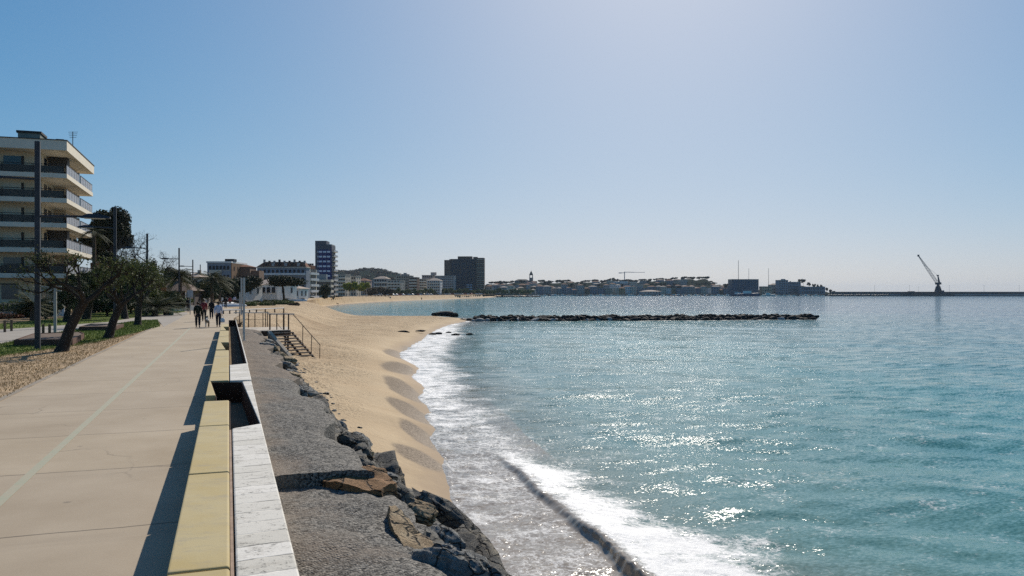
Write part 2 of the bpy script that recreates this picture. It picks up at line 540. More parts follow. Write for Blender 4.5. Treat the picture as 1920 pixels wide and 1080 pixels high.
# the wash between shore and breaker: thin sheet over sand, foam net
wash = np.where(inw & (ds > -3), 1.0, 0.0)*(r<150)*np.clip(1-sstep(.0,.5,s)*along,0,1)*(1-sstep(9,14,ds))
attr(me,'wash',wash)
m_sea, t, bs = nodes('sea water')
co = coords(t, True)
off = A_(t,'off'); fo = A_(t,'foam'); fa = A_(t,'face'); be = A_(t,'behind'); di = A_(t,'dist'); wa = A_(t,'wash')
c_sh = mixc(t, ramp(t, off, .2, 7), (.20,.155,.095), (.10,.22,.195))
c_w = mixc(t, ramp(t, off, 5, 26), c_sh, (.016,.225,.215))
c_w = mixc(t, ramp(t, off, 22, 130), c_w, (.020,.105,.165))
c_w = mixc(t, math_(t,'MULTIPLY', ramp(t, noise(t, coords(t, True, (.02,.05,.02)), 1, 4), .4, .65), .35), c_w, (.014,.18,.19))
c_w = mixc(t, fa, c_w, (.075,.08,.038))
# foam pattern
st = coords(t, True, (1,1,1))
warp = t.nodes.new('ShaderNodeTexNoise'); warp.inputs['Scale'].default_value = 1.4; warp.inputs['Detail'].default_value = 4
t.links.new(st, warp.inputs['Vector'])
vm = t.nodes.new('ShaderNodeVectorMath'); vm.operation = 'MULTIPLY_ADD'
t.links.new(warp.outputs['Color'], vm.inputs[0]); vm.inputs[1].default_value = (.5,.5,0); t.links.new(st, vm.inputs[2])
nz = noise(t, st, .9, 5, .65); nzf = noise(t, st, 7, 5, .75)
nzs = noise(t, coords(t, True, (.7,1.5,1)), .9, 6, .7)
def lace(scale, wdt):
    n = noise(t, vm.outputs[0], scale, 5, .6)
    return ramp(t, math_(t,'ABSOLUTE', math_(t,'SUBTRACT', n, .5)), 0, wdt, 1, 0)
net = math_(t,'MAXIMUM', lace(1.5, .030), lace(3.8, .030))
cen = lambda q, k: math_(t,'MULTIPLY', math_(t,'SUBTRACT', q, .5), k)
pn = math_(t,'ADD', math_(t,'ADD', cen(nz, 1.5), cen(nzf, 1.3)), cen(nzs, 1.5))
nearw = math_(t,'MULTIPLY', wa, ramp(t, di, 24, 46, 1, .05))
cover = math_(t,'ADD', math_(t,'MULTIPLY', fo, .84), math_(t,'MULTIPLY', be, .22))
cover = math_(t,'SUBTRACT', cover, math_(t,'MULTIPLY', nearw, .42))
cover = math_(t,'SUBTRACT', cover, math_(t,'MULTIPLY', fa, 1.4))
cp = math_(t,'ADD', cover, pn)
solid = ramp(t, cp, .52, .92)
lacy = math_(t,'MULTIPLY', net, ramp(t, cp, .12, .5))
fm = math_(t,'MAXIMUM', solid, math_(t,'MULTIPLY', lacy, .8), clamp=True)
c_w = mixc(t, math_(t,'MULTIPLY', nearw, .9), c_w, (.33,.275,.215))
t.links.new(c_w, bs.inputs['Base Color'])
bs.inputs['IOR'].default_value = 1.33
bs.inputs['Specular IOR Level'].default_value = .5
bs.inputs['Roughness'].default_value = .07
# ripples as wave slopes: streaks lying across the wind plus finer chop
def slope_noise(rot, sc_, scale, detail, rough):
    mp = t.nodes.new('ShaderNodeMapping'); mp.inputs['Rotation'].default_value = (0,0,math.radians(rot)); mp.inputs['Scale'].default_value = sc_
    t.links.new(coords(t, True), mp.inputs[0])
    n = t.nodes.new('ShaderNodeTexNoise'); n.inputs['Scale'].default_value = scale; n.inputs['Detail'].default_value = detail; n.inputs['Roughness'].default_value = rough
    t.links.new(mp.outputs[0], n.inputs['Vector'])
    v = t.nodes.new('ShaderNodeVectorMath'); v.operation = 'SUBTRACT'; t.links.new(n.outputs['Color'], v.inputs[0]); v.inputs[1].default_value = (.5,.5,.5)
    return v.outputs[0]
def vmath(op, a, b):
    v = t.nodes.new('ShaderNodeVectorMath'); v.operation = op
    for i_, q in enumerate((a, b)):
        if q is None: continue
        if hasattr(q, 'links'): t.links.new(q, v.inputs[i_])
        else: v.inputs[i_].default_value = q
    return v.outputs[0]
s1 = slope_noise(-28, (.9,2.6,1), .55, 4, .62)
s2 = slope_noise(-12, (1.2,2.2,1), 6.5, 4, .68)
s3 = slope_noise(-8, (.10,.34,1), .6, 3, .5)
sl_ = vmath('ADD', vmath('MULTIPLY', s1, (.75,1.05,0)), vmath('MULTIPLY', s2, (1.45,1.6,0)))
gn = t.nodes.new('ShaderNodeNewGeometry')
calm = ramp(t, noise(t, coords(t, True, (.012,.05,1)), 1.0, 4, .6), .35, .65, .78, 1.12)
calm = math_(t,'MULTIPLY', calm, ramp(t, di, 20, 75, .62, 1.4))
calm = math_(t,'MULTIPLY', calm, ramp(t, fa, .1, .6, 1, .35))
vs_ = t.nodes.new('ShaderNodeVectorMath'); vs_.operation = 'SCALE'; t.links.new(sl_, vs_.inputs[0]); t.links.new(calm, vs_.inputs['Scale'])
nn = vmath('NORMALIZE', vmath('ADD', gn.outputs['Normal'], vs_.outputs[0]), None)
t.links.new(nn, bs.inputs['Normal'])
fbs = t.nodes.new('ShaderNodeBsdfPrincipled')
fc = mixc(t, nzf, (.42,.43,.435), (.70,.71,.71))
t.links.new(fc, fbs.inputs['Base Color']); fbs.inputs['Roughness'].default_value = .6
bf = t.nodes.new('ShaderNodeBump'); bf.inputs['Strength'].default_value = .6; bf.inputs['Distance'].default_value = .06
t.links.new(nzf, bf.inputs['Height']); t.links.new(bf.outputs[0], fbs.inputs['Normal'])
mx = t.nodes.new('ShaderNodeMixShader'); t.links.new(fm, mx.inputs[0]); t.links.new(bs.outputs[0], mx.inputs[1]); t.links.new(fbs.outputs[0], mx.inputs[2])
t.links.new(mx.outputs[0], t.nodes['Material Output'].inputs[0])
struct('sea', me, m_sea); smooth(bpy.data.objects['sea'], 180)

# ---- promenade, path, lawns, kerb ------------------------------------------
m_conc, t, bs = nodes('promenade concrete')
co = coords(t, True)
sp = t.nodes.new('ShaderNodeSeparateXYZ'); t.links.new(co, sp.inputs[0])
wv = math_(t,'MULTIPLY', math_(t,'SUBTRACT', noise(t, co, 1.3, 3), .5), .10)
yy = math_(t,'ADD', math_(t,'ADD', sp.outputs[1], wv), -1.45)
fr = math_(t,'ABSOLUTE', math_(t,'SUBTRACT', math_(t,'FRACT', math_(t,'DIVIDE', yy, 3.02)), .5))
jt = ramp(t, fr, .0035, .0065, 1, 0)
n1 = noise(t, co, .45, 5, .65); n2 = noise(t, co, 45, 4, .7)
cell = math_(t,'FLOOR', math_(t,'ADD', math_(t,'DIVIDE', yy, 3.02), .5))
wn = t.nodes.new('ShaderNodeTexWhiteNoise'); wn.noise_dimensions = '1D'; t.links.new(cell, wn.inputs['W'])
c = mixc(t, ramp(t, n1, .3, .7), (.36,.28,.185), (.475,.385,.27))
c = mixc(t, math_(t,'MULTIPLY', wn.outputs['Value'], .22), c, (.34,.28,.22))
c = mixc(t, math_(t,'MULTIPLY', ramp(t, n2, .45, .75), .18), c, (.20,.16,.12))
crk = t.nodes.new('ShaderNodeTexVoronoi'); crk.feature = 'DISTANCE_TO_EDGE'; crk.inputs['Scale'].default_value = .33
cwn = t.nodes.new('ShaderNodeTexNoise'); cwn.inputs['Scale'].default_value = 2.0; cwn.inputs['Detail'].default_value = 5; t.links.new(co, cwn.inputs['Vector'])
cwv = t.nodes.new('ShaderNodeVectorMath'); cwv.operation = 'MULTIPLY_ADD'; t.links.new(cwn.outputs['Color'], cwv.inputs[0]); cwv.inputs[1].default_value = (.5,.5,0); t.links.new(co, cwv.inputs[2]); t.links.new(cwv.outputs[0], crk.inputs['Vector'])
ckm = math_(t,'MULTIPLY', ramp(t, crk.outputs['Distance'], 0, .006, 1, 0), ramp(t, noise(t, co, .3, 2), .52, .6))
c = mixc(t, math_(t,'MULTIPLY', ckm, .5), c, (.14,.11,.08))
st_ = noise(t, coords(t, True, (.25,2.0,1)), .9, 5, .7)
c = mixc(t, math_(t,'MULTIPLY', ramp(t, st_, .55, .8), .30), c, (.24,.19,.14))
spot = t.nodes.new('ShaderNodeTexVoronoi'); spot.inputs['Scale'].default_value = .9; t.links.new(co, spot.inputs['Vector'])
c = mixc(t, math_(t,'MULTIPLY', ramp(t, spot.outputs['Distance'], .02, .05, 1, 0), .5), c, (.12,.10,.08))
c = mixc(t, math_(t,'MULTIPLY', jt, .75), c, (.10,.08,.06))
t.links.new(c, bs.inputs['Base Color']); bs.inputs['Roughness'].default_value = .85; bs.inputs['Specular IOR Level'].default_value = .25
bump(t, bs, math_(t,'SUBTRACT', math_(t,'MULTIPLY', n2, .4), jt), .35, .006)
b = B().prism(PROM, -.2, 0.0)
struct('promenade', b, m_conc)
b = B().prism([tuple(P(a,c_,0)[:2]) for a,c_ in ((-160,650),(0,618),(70,613.5),(200,604),(260,594.5),(300,590),(350,585),(352,589),(330,601),(307,613),(299,603),(262,600.5),(205,609),(150,617),(70,629),(0,645),(-160,700))], -.2, .006)
struct('path', b, M('path paving', (.36,.32,.27), .85, .12, .8, .3, 40, .005, world=True))
m_green = M('lawn turf', (.13,.165,.03), .95, .45, .9, .6, 30, .03, world=True)
m_dry = M('dry turf', (.40,.285,.17), .95, .42, 1.3, .8, 22, .03, world=True)
def pxpoly(l, z=0): return [tuple(P(a,c_,z)[:2]) for a,c_ in l]
GREEN = [pxpoly(((-220,720),(-120,700),(0,671),(110,655),(180,644),(255,626),(300,612),(296,600),(262,600.8),(205,609.3),(150,617.4),(70,629.4),(0,645.5),(-160,700.5))),
         pxpoly(((-160,649.5),(0,617.6),(70,613),(200,603.6),(258,594.2),(300,589.5),(346,584.7),(352,580),(300,579),(200,584),(120,596),(60,602),(-160,620)))]
for g in GREEN: struct('lawn', B().prism(g, -.1, .012), m_green)
DRY = pxpoly(((-220,790),(0,751),(110,700),(200,652),(262,624.5),(292,612.5),(298,611),(258,624),(180,641),(110,652),(0,668),(-120,697),(-220,716)))
struct('verge', B().prism(DRY, -.1, .02), m_dry)
KERB = [(-4.86,0),(-4.72,0),(-4.72,62),(-4.86,62)]
struct('kerb', B().prism(KERB, -.1, .022), M('kerb concrete', (.32,.27,.21), .9, .25, 2, .4, 30))
m_line, t, bs = nodes('worn green paint')
co = coords(t, True); n = noise(t, co, 5, 6, .75)
c = mixc(t, ramp(t, n, .36, .66, .1, .8), (.41,.345,.245), (.315,.345,.235))
t.links.new(c, bs.inputs['Base Color']); bs.inputs['Roughness'].default_value = .85
b = B(); b.add([(-2.53,3,.004),(-2.41,3,.004),(-2.35,58,.004),(-2.47,58,.004)], [(0,1,2,3)])
struct('painted_line', b, m_line)
# blades of grass on the lawns
def scatter(poly, n, seed):
    r_ = np.random.default_rng(seed); poly = np.array(poly)
    lo, hi = poly.min(0), poly.max(0); out = []
    while sum(len(o) for o in out) < n:
        q = lo + r_.random((n*2,2))*(hi-lo); q = q[inside(q, poly)]; out.append(q)
    return np.vstack(out)[:n]
def blades(pts, h, wd, seed, z0=.0):
    r_ = np.random.default_rng(seed); n = len(pts)
    an = r_.random(n)*math.pi; ln = h*(.5+r_.random(n)); dx = np.cos(an)*wd; dy = np.sin(an)*wd
    tx = (r_.random(n)-.5)*h*1.2; ty = (r_.random(n)-.5)*h*1.2
    V = np.zeros((n,4,3))
    V[:,0] = np.column_stack([pts[:,0]-dx, pts[:,1]-dy, np.full(n,z0)]); V[:,1] = np.column_stack([pts[:,0]+dx, pts[:,1]+dy, np.full(n,z0)])
    V[:,2] = np.column_stack([pts[:,0]+tx+dx*.3, pts[:,1]+ty+dy*.3, z0+ln]); V[:,3] = np.column_stack([pts[:,0]+tx-dx*.3, pts[:,1]+ty-dy*.3, z0+ln])
    return np_mesh('grass', V.reshape(-1,3), np.arange(n*4).reshape(-1,4))
struct('grass', blades(np.vstack([scatter(GREEN[0],16000,1), scatter(GREEN[1],16000,2)]), .07, .018, 3), leafmat('grass blades', (.06,.10,.018), (.13,.17,.035), 2.0), 'stuff')
struct('dry_grass', blades(scatter(DRY,9000,4), .035, .012, 5, .02), leafmat('dry grass blades', (.22,.145,.07), (.42,.31,.16), 2.0), 'stuff')
# ------------------------------------------------------------------ bench, sea wall, gravel, rocks
m_yel, t, bs = nodes('yellow cast stone')
co = coords(t, True)
n1 = noise(t, co, 1.5, 5, .65); n2 = noise(t, co, 60, 3, .7); n3 = noise(t, coords(t, True, (1,2.2,1)), 2.0, 7, .78)
c = mixc(t, ramp(t, n1, .35, .65), (.46,.35,.150), (.49,.395,.205))
c = mixc(t, math_(t,'MULTIPLY', ramp(t, n3, .50, .68), .7), c, (.33,.285,.205))
c = mixc(t, math_(t,'MULTIPLY', ramp(t, n2, .5, .8), .15), c, (.2,.16,.1))
t.links.new(c, bs.inputs['Base Color']); bs.inputs['Roughness'].default_value = .8; bs.inputs['Specular IOR Level'].default_value = .25
bump(t, bs, math_(t,'ADD', n2, n3), .25, .006)
m_wht, t, bs = nodes('board-marked concrete')
co = coords(t, True)
sp = t.nodes.new('ShaderNodeSeparateXYZ'); t.links.new(co, sp.inputs[0])
wob = math_(t,'MULTIPLY', math_(t,'SUBTRACT', noise(t, co, 5, 4), .5), .07)
skew = math_(t,'MULTIPLY', sp.outputs[0], -.12)
yy = math_(t,'DIVIDE', math_(t,'ADD', math_(t,'ADD', sp.outputs[1], wob), skew), .33)
fr = math_(t,'ABSOLUTE', math_(t,'SUBTRACT', math_(t,'FRACT', yy), .5))
ln = ramp(t, fr, .02, .05, 1, 0)
wn = t.nodes.new('ShaderNodeTexWhiteNoise'); wn.noise_dimensions = '1D'; t.links.new(math_(t,'FLOOR', math_(t,'ADD', yy, .5)), wn.inputs['W'])
n1 = noise(t, coords(t, True, (1,1.5,1)), 3.2, 6, .75); n2 = noise(t, co, 26, 4, .8)
c = mixc(t, wn.outputs['Value'], (.60,.56,.475), (.775,.73,.645))
c = mixc(t, math_(t,'MULTIPLY', ramp(t, n1, .50, .72), .6), c, (.40,.36,.29))
c = mixc(t, math_(t,'MULTIPLY', ramp(t, math_(t,'ADD', math_(t,'MULTIPLY', n2,.7), math_(t,'MULTIPLY', n1, .3)), .55, .63), .85), c, (.06,.06,.055))
lbrk = ramp(t, noise(t, co, 2.6, 3), .42, .58)
c = mixc(t, math_(t,'MULTIPLY', math_(t,'MULTIPLY', ln, lbrk), .8), c, (.07,.07,.065))
t.links.new(c, bs.inputs['Base Color']); bs.inputs['Roughness'].default_value = .85; bs.inputs['Specular IOR Level'].default_value = .25
bump(t, bs, math_(t,'SUBTRACT', n2, ln), .4, .008)
m_rust = M('weathering steel', (.060,.032,.020), .85, .4, 3, .3, 30, .004)
m_joint = M('joint mortar', (.36,.26,.19), .9, .25, 6, .4, 40, world=True)

ZB = .45
def seat(parent, plan):
    """one cast block: full plan at the top, tucked in towards the ground on the walk side"""
    n = len(plan)
    xr = max(p[0] for p in plan)
    lo = [(p[0] + (xr-p[0])*.30, p[1]) for p in plan]
    me_v = [(x,y,.0) for x,y in lo] + [(x,y,ZB) for x,y in plan]
    b = B().add(me_v, [tuple(range(n-1,-1,-1)), tuple(range(n,2*n))] + [(i,(i+1)%n,n+(i+1)%n,n+i) for i in range(n)])
    o = link('seat_block', b, m_yel, parent)
    md = o.modifiers.new('edge', 'BEVEL'); md.width = .022; md.segments = 3; md.limit_method = 'ANGLE'
    return o
XL, XR = -.41, .01
def rect(y0, y1): return [(XL,y0),(XR,y0),(XR,y1),(XL,y1)]
G = .018
bench = thing('concrete_bench', 'nearest yellow cast stone bench, beside the white wall top', 'bench', (0,0,0), 0, 'benches along the sea wall')
for y0, y1 in ((-3,.3),(.3,2.95),(2.95,6.0),(6.0,9.2),(9.2,12.45),(12.45,15.3)): seat(bench, rect(y0+G, y1-G))
bench = thing('concrete_bench', 'yellow cast stone bench starting as a wedge beside the near dark pit', 'bench', (0,0,0), 0, 'benches along the sea wall')
seat(bench, [(XL,16.1),(-.23,16.1),(-.37,18.72),(XL,18.72)])
for y0, y1 in ((18.72,20.6),(20.6,25.8),(25.8,28.5)): seat(bench, rect(y0+G, y1-G))
bench = thing('concrete_bench', 'yellow cast stone bench in the middle of the row beside the long steel pit', 'bench', (0,0,0), 0, 'benches along the sea wall')
seat(bench, [(XL+.0,28.95),(-.09,28.95),(-.27,33.0),(XL,33.0)])
for y0, y1 in ((33.0,36.4),(36.4,40.2),(40.2,43.0)): seat(bench, rect(y0+G, y1-G))
bench = thing('concrete_bench', 'far end bench of yellow cast stone just in front of the walkers', 'bench', (0,0,0), 0, 'benches along the sea wall')
seat(bench, [(XL,43.5),(-.10,43.5),(-.27,48.0),(XL,48.0)])
for y0, y1 in ((48.0,52.0),): seat(bench, rect(y0+G, y1-G))

wall = thing('sea_wall', 'low pale board-marked concrete wall between the yellow bench and the gravel, with two dark pits', 'wall')
SX0, SX1 = .05, .465
def coping(poly, z1=ZB, z0=-1.2):
    o = link('coping', B().prism(poly, z0, z1), m_wht, wall)
    md = o.modifiers.new('edge','BEVEL'); md.width=.015; md.segments=2; md.limit_method='ANGLE'
coping([(SX0,-4),(SX1,-4),(SX1,12.45),(SX0,12.12)], ZB-.004)
coping([(.29,18.5),(.445,12.52),(SX1,12.47),(SX1+.015,18.6)], ZB-.012)
coping([(SX0-.02,18.62),(SX1+.02,18.62),(SX1+.03,23.0),(SX0-.02,22.6)], ZB+.006)
coping([(.47,23.02),(.51,23.02),(.51,62),(.47,62)], ZB-.02)
link('joint_strip', B().box(XR+.004, SX0-.012, -4, 12.1, 0, ZB-.02), m_joint, wall)
# rusty steel pits (floor, four linings)
def pit(poly, zf):
    b = B(); n = len(poly)
    top = [(x,y,ZB-.03) for x,y in poly]; bot = [(x,y,zf) for x,y in poly]
    link('pit_floor', B().add(bot,[tuple(range(n))]), m_rust, wall)
    for i in range(n):
        j = (i+1)%n
        (x0,y0),(x1,y1) = poly[i], poly[j]
        L = math.hypot(x1-x0,y1-y0); nx, ny = (y1-y0)/L*.012, -(x1-x0)/L*.012
        bb = B(); q = [(x0,y0),(x1,y1),(x1+nx,y1+ny),(x0+nx,y0+ny)]
        bb.prism(q, zf, ZB-.03)
        link('steel_lining', bb, m_rust, wall)
pit([(.03,12.15),(.44,12.55),(.275,18.5),(.03,18.58),(-.352,18.68),(-.215,16.08),(-.2,15.36),(.03,15.34)], -.55)
pit([(.03,22.7),(.465,23.05),(.465,60),(.03,60)], -.75)
# steel fins that close the wedge ends
for (ya, yb) in ((33.0,28.95),(48.0,43.5)):
    link('steel_fin', B().prism([(-.255,ya-.02),(.02,ya-.02),(.02,yb+.02),(-.08,yb+.02)], -.3, .03), m_rust, wall)

# gravel terrace: rough exposed-aggregate slabs
m_grav, t, bs = nodes('exposed aggregate')
co = coords(t, True)
v = t.nodes.new('ShaderNodeTexVoronoi'); v.inputs['Scale'].default_value = 46; t.links.new(co, v.inputs['Vector'])
n1 = noise(t, co, .8, 5, .6); n2 = noise(t, co, 90, 3, .7); n3 = noise(t, co, 26, 3, .7)
stone = t.nodes.new('ShaderNodeSeparateColor'); t.links.new(v.outputs['Color'], stone.inputs[0])
g = mixc(t, ramp(t, stone.outputs[0], .15, .9), (.020,.019,.017), (.29,.265,.225))
g = mixc(t, math_(t,'MULTIPLY', ramp(t, n2, .45, .7), .45), g, (.13,.125,.115))
br = ramp(t, math_(t,'ADD', n1, math_(t,'MULTIPLY', A_(t,'mud'), .30)), .56, .78)
gb = mixc(t, ramp(t, n3, .3, .7), (.15,.115,.085), (.27,.21,.155))
c = mixc(t, math_(t,'MULTIPLY', br, .8), g, gb)
t.links.new(c, bs.inputs['Base Color']); bs.inputs['Roughness'].default_value = .9; bs.inputs['Specular IOR Level'].default_value = .2
bump(t, bs, math_(t,'ADD', math_(t,'MULTIPLY', v.outputs['Distance'], -1.0), n3), .7, .02)
def gx(y):
    """seaward edge of the gravel"""
    return 1.66 + .16*math.sin(y*.9) + .10*math.sin(y*2.3+1) + (.12 if y < 8 else 0)
def gravel_slab(y0, y1, zt, thick=.6):
    ny = int((y1-y0)/.07)+2; nx = 26
    V = []; mud = []
    for j in range(ny):
        y = y0+(y1-y0)*j/(ny-1)
        for i in range(nx):
            u = i/(nx-1); x = .478 + u*(gx(y)-.478)
            ys = y + (.18*u if j == 0 or j == ny-1 else .18*u*(1-0))
            h = zt + .05*(mnoise.fractal(Vector((x*.9,ys*.9,1)),1,2,4)) + .02*mnoise.noise(Vector((x*7,ys*7,2))) - .10*u*u - .06*max(0,u-.9)*10*.5
            V.append((x, ys, h)); mud.append(1.0 if y > 21 else max(0., 1-u*1.3)*.55)
    Fq = [(j*nx+i, j*nx+i+1, (j+1)*nx+i+1, (j+1)*nx+i) for j in range(ny-1) for i in range(nx-1)]
    n0 = len(V)
    ring = [i for i in range(nx)] + [j*nx+nx-1 for j in range(1,ny)] + [(ny-1)*nx+i for i in range(nx-2,-1,-1)] + [j*nx for j in range(ny-2,0,-1)]
    for k in ring: V.append((V[k][0], V[k][1], zt-thick)); mud.append(mud[k])
    m_ = len(ring)
    for k in range(m_): Fq.append((ring[k], n0+k, n0+(k+1)%m_, ring[(k+1)%m_]))
    me = np_mesh('gravel', V, [f[::-1] if i >= len(Fq)-m_ else f for i, f in enumerate(Fq)])
    attr(me, 'mud', mud)
    o = struct('gravel', me, m_grav); smooth(o, 50)
gravel_slab(-3, 9.55, .14)
gravel_slab(9.58, 15.6, .30)
gravel_slab(15.62, 21.6, .27)
gravel_slab(21.63, 51.4, .16)

# embankment under the boulders
def rockmat(name, dark, mid, pale, rough=.85, amt=.55):
    """weathered rock in world scale: mottling, mineral speckle, bedding streaks and cracks"""
    m, t, bs = nodes(name); co = coords(t, True)
    wn_ = t.nodes.new('ShaderNodeTexNoise'); wn_.inputs['Scale'].default_value = 2.2; wn_.inputs['Detail'].default_value = 4; t.links.new(co, wn_.inputs['Vector'])
    wv_ = t.nodes.new('ShaderNodeVectorMath'); wv_.operation = 'MULTIPLY_ADD'; t.links.new(wn_.outputs['Color'], wv_.inputs[0]); wv_.inputs[1].default_value = (.9,.9,.9)
    sc_ = coords(t, True, (1.6,.9,3.2)); t.links.new(sc_, wv_.inputs[2])
    v = t.nodes.new('ShaderNodeTexVoronoi'); v.feature = 'DISTANCE_TO_EDGE'; v.inputs['Scale'].default_value = 2.0; t.links.new(wv_.outputs[0], v.inputs['Vector'])
    cr = ramp(t, v.outputs['Distance'], .0, .05, 1, 0)
    n1 = noise(t, co, 2.6, 6, .7); n2 = noise(t, co, 38, 5, .8); n3 = noise(t, wv_.outputs[0], 3.0, 6, .7)
    c = mixc(t, ramp(t, n1, .35, .65), dark, mid)
    c = mixc(t, math_(t,'MULTIPLY', ramp(t, n3, .50, .62), amt), c, pale)
    c = mixc(t, ramp(t, n2, .52, .70, 0, .75), c, tuple(x*.25 for x in dark))
    c = mixc(t, ramp(t, n2, .48, .30, 0, .5), c, pale)
    c = mixc(t, math_(t,'MULTIPLY', cr, .8), c, (.012,.012,.012))
    t.links.new(c, bs.inputs['Base Color']); bs.inputs['Roughness'].default_value = rough; bs.inputs['Specular IOR Level'].default_value = .18
    h = math_(t,'ADD', math_(t,'MULTIPLY', n2, .5), math_(t,'ADD', math_(t,'MULTIPLY', n3, 1.2), math_(t,'MULTIPLY', cr, -1.0)))
    bump(t, bs, h, 1.0, .05)
    return m
m_rock = rockmat('dark layered rock', (.06,.06,.058), (.17,.165,.15), (.34,.285,.20))
m_tan = rockmat('tan granite', (.26,.18,.10), (.42,.31,.18), (.55,.45,.30), amt=.4)
m_brn = rockmat('brown sandy rock', (.22,.115,.05), (.33,.185,.085), (.42,.27,.14), amt=.3)
m_gry = rockmat('grey granite', (.13,.13,.122), (.28,.275,.255), (.42,.40,.35))
m_wetr = rockmat('wet dark rock', (.022,.023,.024), (.05,.05,.05), (.10,.10,.095), .5, .3)
m_blk = rockmat('black rock', (.013,.013,.013), (.034,.034,.033), (.07,.068,.062), .85, .3)

def foot_x(y):
    """foot of the slope on the sand"""
    return np.interp(y, [-4, 3, 8, 14, 20, 30, 40, 49, 54], [5.3, 5.0, 4.75, 4.35, 3.7, 3.2, 2.95, 2.7, 2.5])
ny, nx = 560, 44; V = []
for j in range(ny):
    y = -4+55.5*j/(ny-1)
    for i in range(nx):
        u = i/(nx-1)
        x0 = gx(y)-.25; x1 = float(foot_x(y))+.5
        x = x0+(x1-x0)*u
        zf = -3.3 if y < 16 else -2.9+ (y-16)/35*.9
        z = .10 + (zf-.1)*u**1.15
        a = mnoise.multi_fractal(Vector((x*.9, y*.45, z*.9)), 1.0, 2.1, 5)-1
        r_ = mnoise.ridged_multi_fractal(Vector((x*1.5+y*.2, y*.42, 3)), 1., 2.1, 4, 1., 2.)-1.1
        q = math.sin(math.pi*min(1,u*1.1))
        V.append((x + .14*a*q + .10*r_*q, y + .15*a, z + (.20*a + .30*r_)*q - .12*(1-u)**6))
Fq = [(j*nx+i, j*nx+i+1, (j+1)*nx+i+1, (j+1)*nx+i) for j in range(ny-1) for i in range(nx-1)]
o = struct('embankment', np_mesh('embankment', V, Fq), m_rock); smooth(o, 180)

def boulder_mesh(seed, sub=4, cuts=9, rough=.085, flat=(1,1,1)):
    r_ = np.random.default_rng(seed)
    bm = bmesh.new(); bmesh.ops.create_icosphere(bm, subdivisions=sub, radius=1)
    p = np.array([v.co[:] for v in bm.verts])
    for k in range(cuts):
        n = r_.normal(size=3); n /= np.linalg.norm(n); d = .55+.3*r_.random()
        e = p@n-d; p = p - np.clip(e,0,None)[:,None]*n*.95
    ph = r_.random(3)*50
    for v, q in zip(bm.verts, p):
        q = Vector(q)
        k = mnoise.fractal(q*2.2+Vector(ph), 1, 2.1, 4)
        g_ = mnoise.ridged_multi_fractal(Vector((q.x*1.3, q.y*1.3, q.z*3.2))+Vector(ph), 1, 2.2, 4, 1, 2)-1.0
        v.co = q*(1+rough*k+rough*1.3*g_)
        v.co.x *= flat[0]; v.co.y *= flat[1]; v.co.z *= flat[2]
    me = bpy.data.meshes.new('boulder'); bm.to_mesh(me); bm.free()
    me.polygons.foreach_set('use_smooth', np.ones(len(me.polygons), bool))
    me.set_sharp_from_angle(angle=math.radians(28))
    return me
BM = {}
def boulder(loc, size, rot, m, label, seed, cat='boulder', group=None, name='boulder', sub=4):
    key = (seed, m.name, sub)
    if key not in BM:
        me = boulder_mesh(seed, sub, 12); me.materials.append(m); BM[key] = me
    o = bpy.data.objects.new(name, BM[key]); COL.objects.link(o)
    o.location = loc; o.scale = size; o.rotation_euler = rot
    return tag(o, label, cat, group)
# the rocks one can tell apart
def slab_rock(px, zt, thick, m, label, seed, tilt=(0,0)):
    """flat topped rock with the plan outline given, rough surface and broken sides"""
    pts = np.array([P(a,b_,zt)[:2] for a,b_ in px]); c = pts.mean(0)
    bm = bmesh.new(); n = len(pts)
    top = [bm.verts.new((x-c[0], y-c[1], (x-c[0])*tilt[0]+(y-c[1])*tilt[1])) for x,y in pts]
    bot = [bm.verts.new(((x-c[0])*1.08, (y-c[1])*1.08, -thick)) for x,y in pts]
    bm.faces.new(top); bm.faces.new(bot[::-1])
    for i in range(n): bm.faces.new((top[i], bot[i], bot[(i+1)%n], top[(i+1)%n]))
    bmesh.ops.recalc_face_normals(bm, faces=bm.faces[:])
    bmesh.ops.triangulate(bm, faces=bm.faces[:])
    bmesh.ops.subdivide_edges(bm, edges=bm.edges[:], cuts=3, use_grid_fill=True)
    bmesh.ops.triangulate(bm, faces=bm.faces[:])
    bmesh.ops.subdivide_edges(bm, edges=bm.edges[:], cuts=2, use_grid_fill=True)
    for v in bm.verts:
        q = v.co*3+Vector((seed,0,0))
        v.co += Vector((mnoise.noise(q), mnoise.noise(q+Vector((9,0,0))), .8*mnoise.fractal(q*1.2+Vector((0,9,0)),1,2,4)))*.05
    me = bpy.data.meshes.new('boulder'); bm.to_mesh(me); bm.free(); me.materials.append(m)
    o = bpy.data.objects.new('boulder', me); COL.objects.link(o); o.location = (c[0], c[1], zt)
    smooth(o, 40); tag(o, label, 'boulder')
slab_rock([(610,905),(655,889),(700,879),(728,886),(739,900),(716,914),(690,911),(650,910)], .155, .45, m_brn, 'flat brown sandy rock lying on the gravel edge beside the dark step', 3, (-.06,.10))
slab_rock([(724,968),(742,962),(772,984),(806,1006),(832,1046),(806,1046),(768,1030),(738,1004)], .07, .6, m_tan, 'pale tan boulder at the gravel edge at the lower middle of the picture', 8, (-.25,.1))
boulder(P(752,945,-.5)+Vector((0,0,-.1)), (.42,.28,.28), (.3,.4,.2), m_blk, 'black rock put in for the shaded cavity between the brown slab and tan boulder', 13)  # black rock colour stands in for the shade of an open cavity
boulder(P(832,958,-2.4), (.36,.34,.30), (.1,.1,.4), m_wetr, 'rounded black wet boulder at the foot of the slope nearest the wash', 14)
boulder(P(866,1052,-1.0), (.42,.24,.28), (.3,.5,.3), m_blk, 'dark brown boulder leaning on the pale tan boulder', 15)
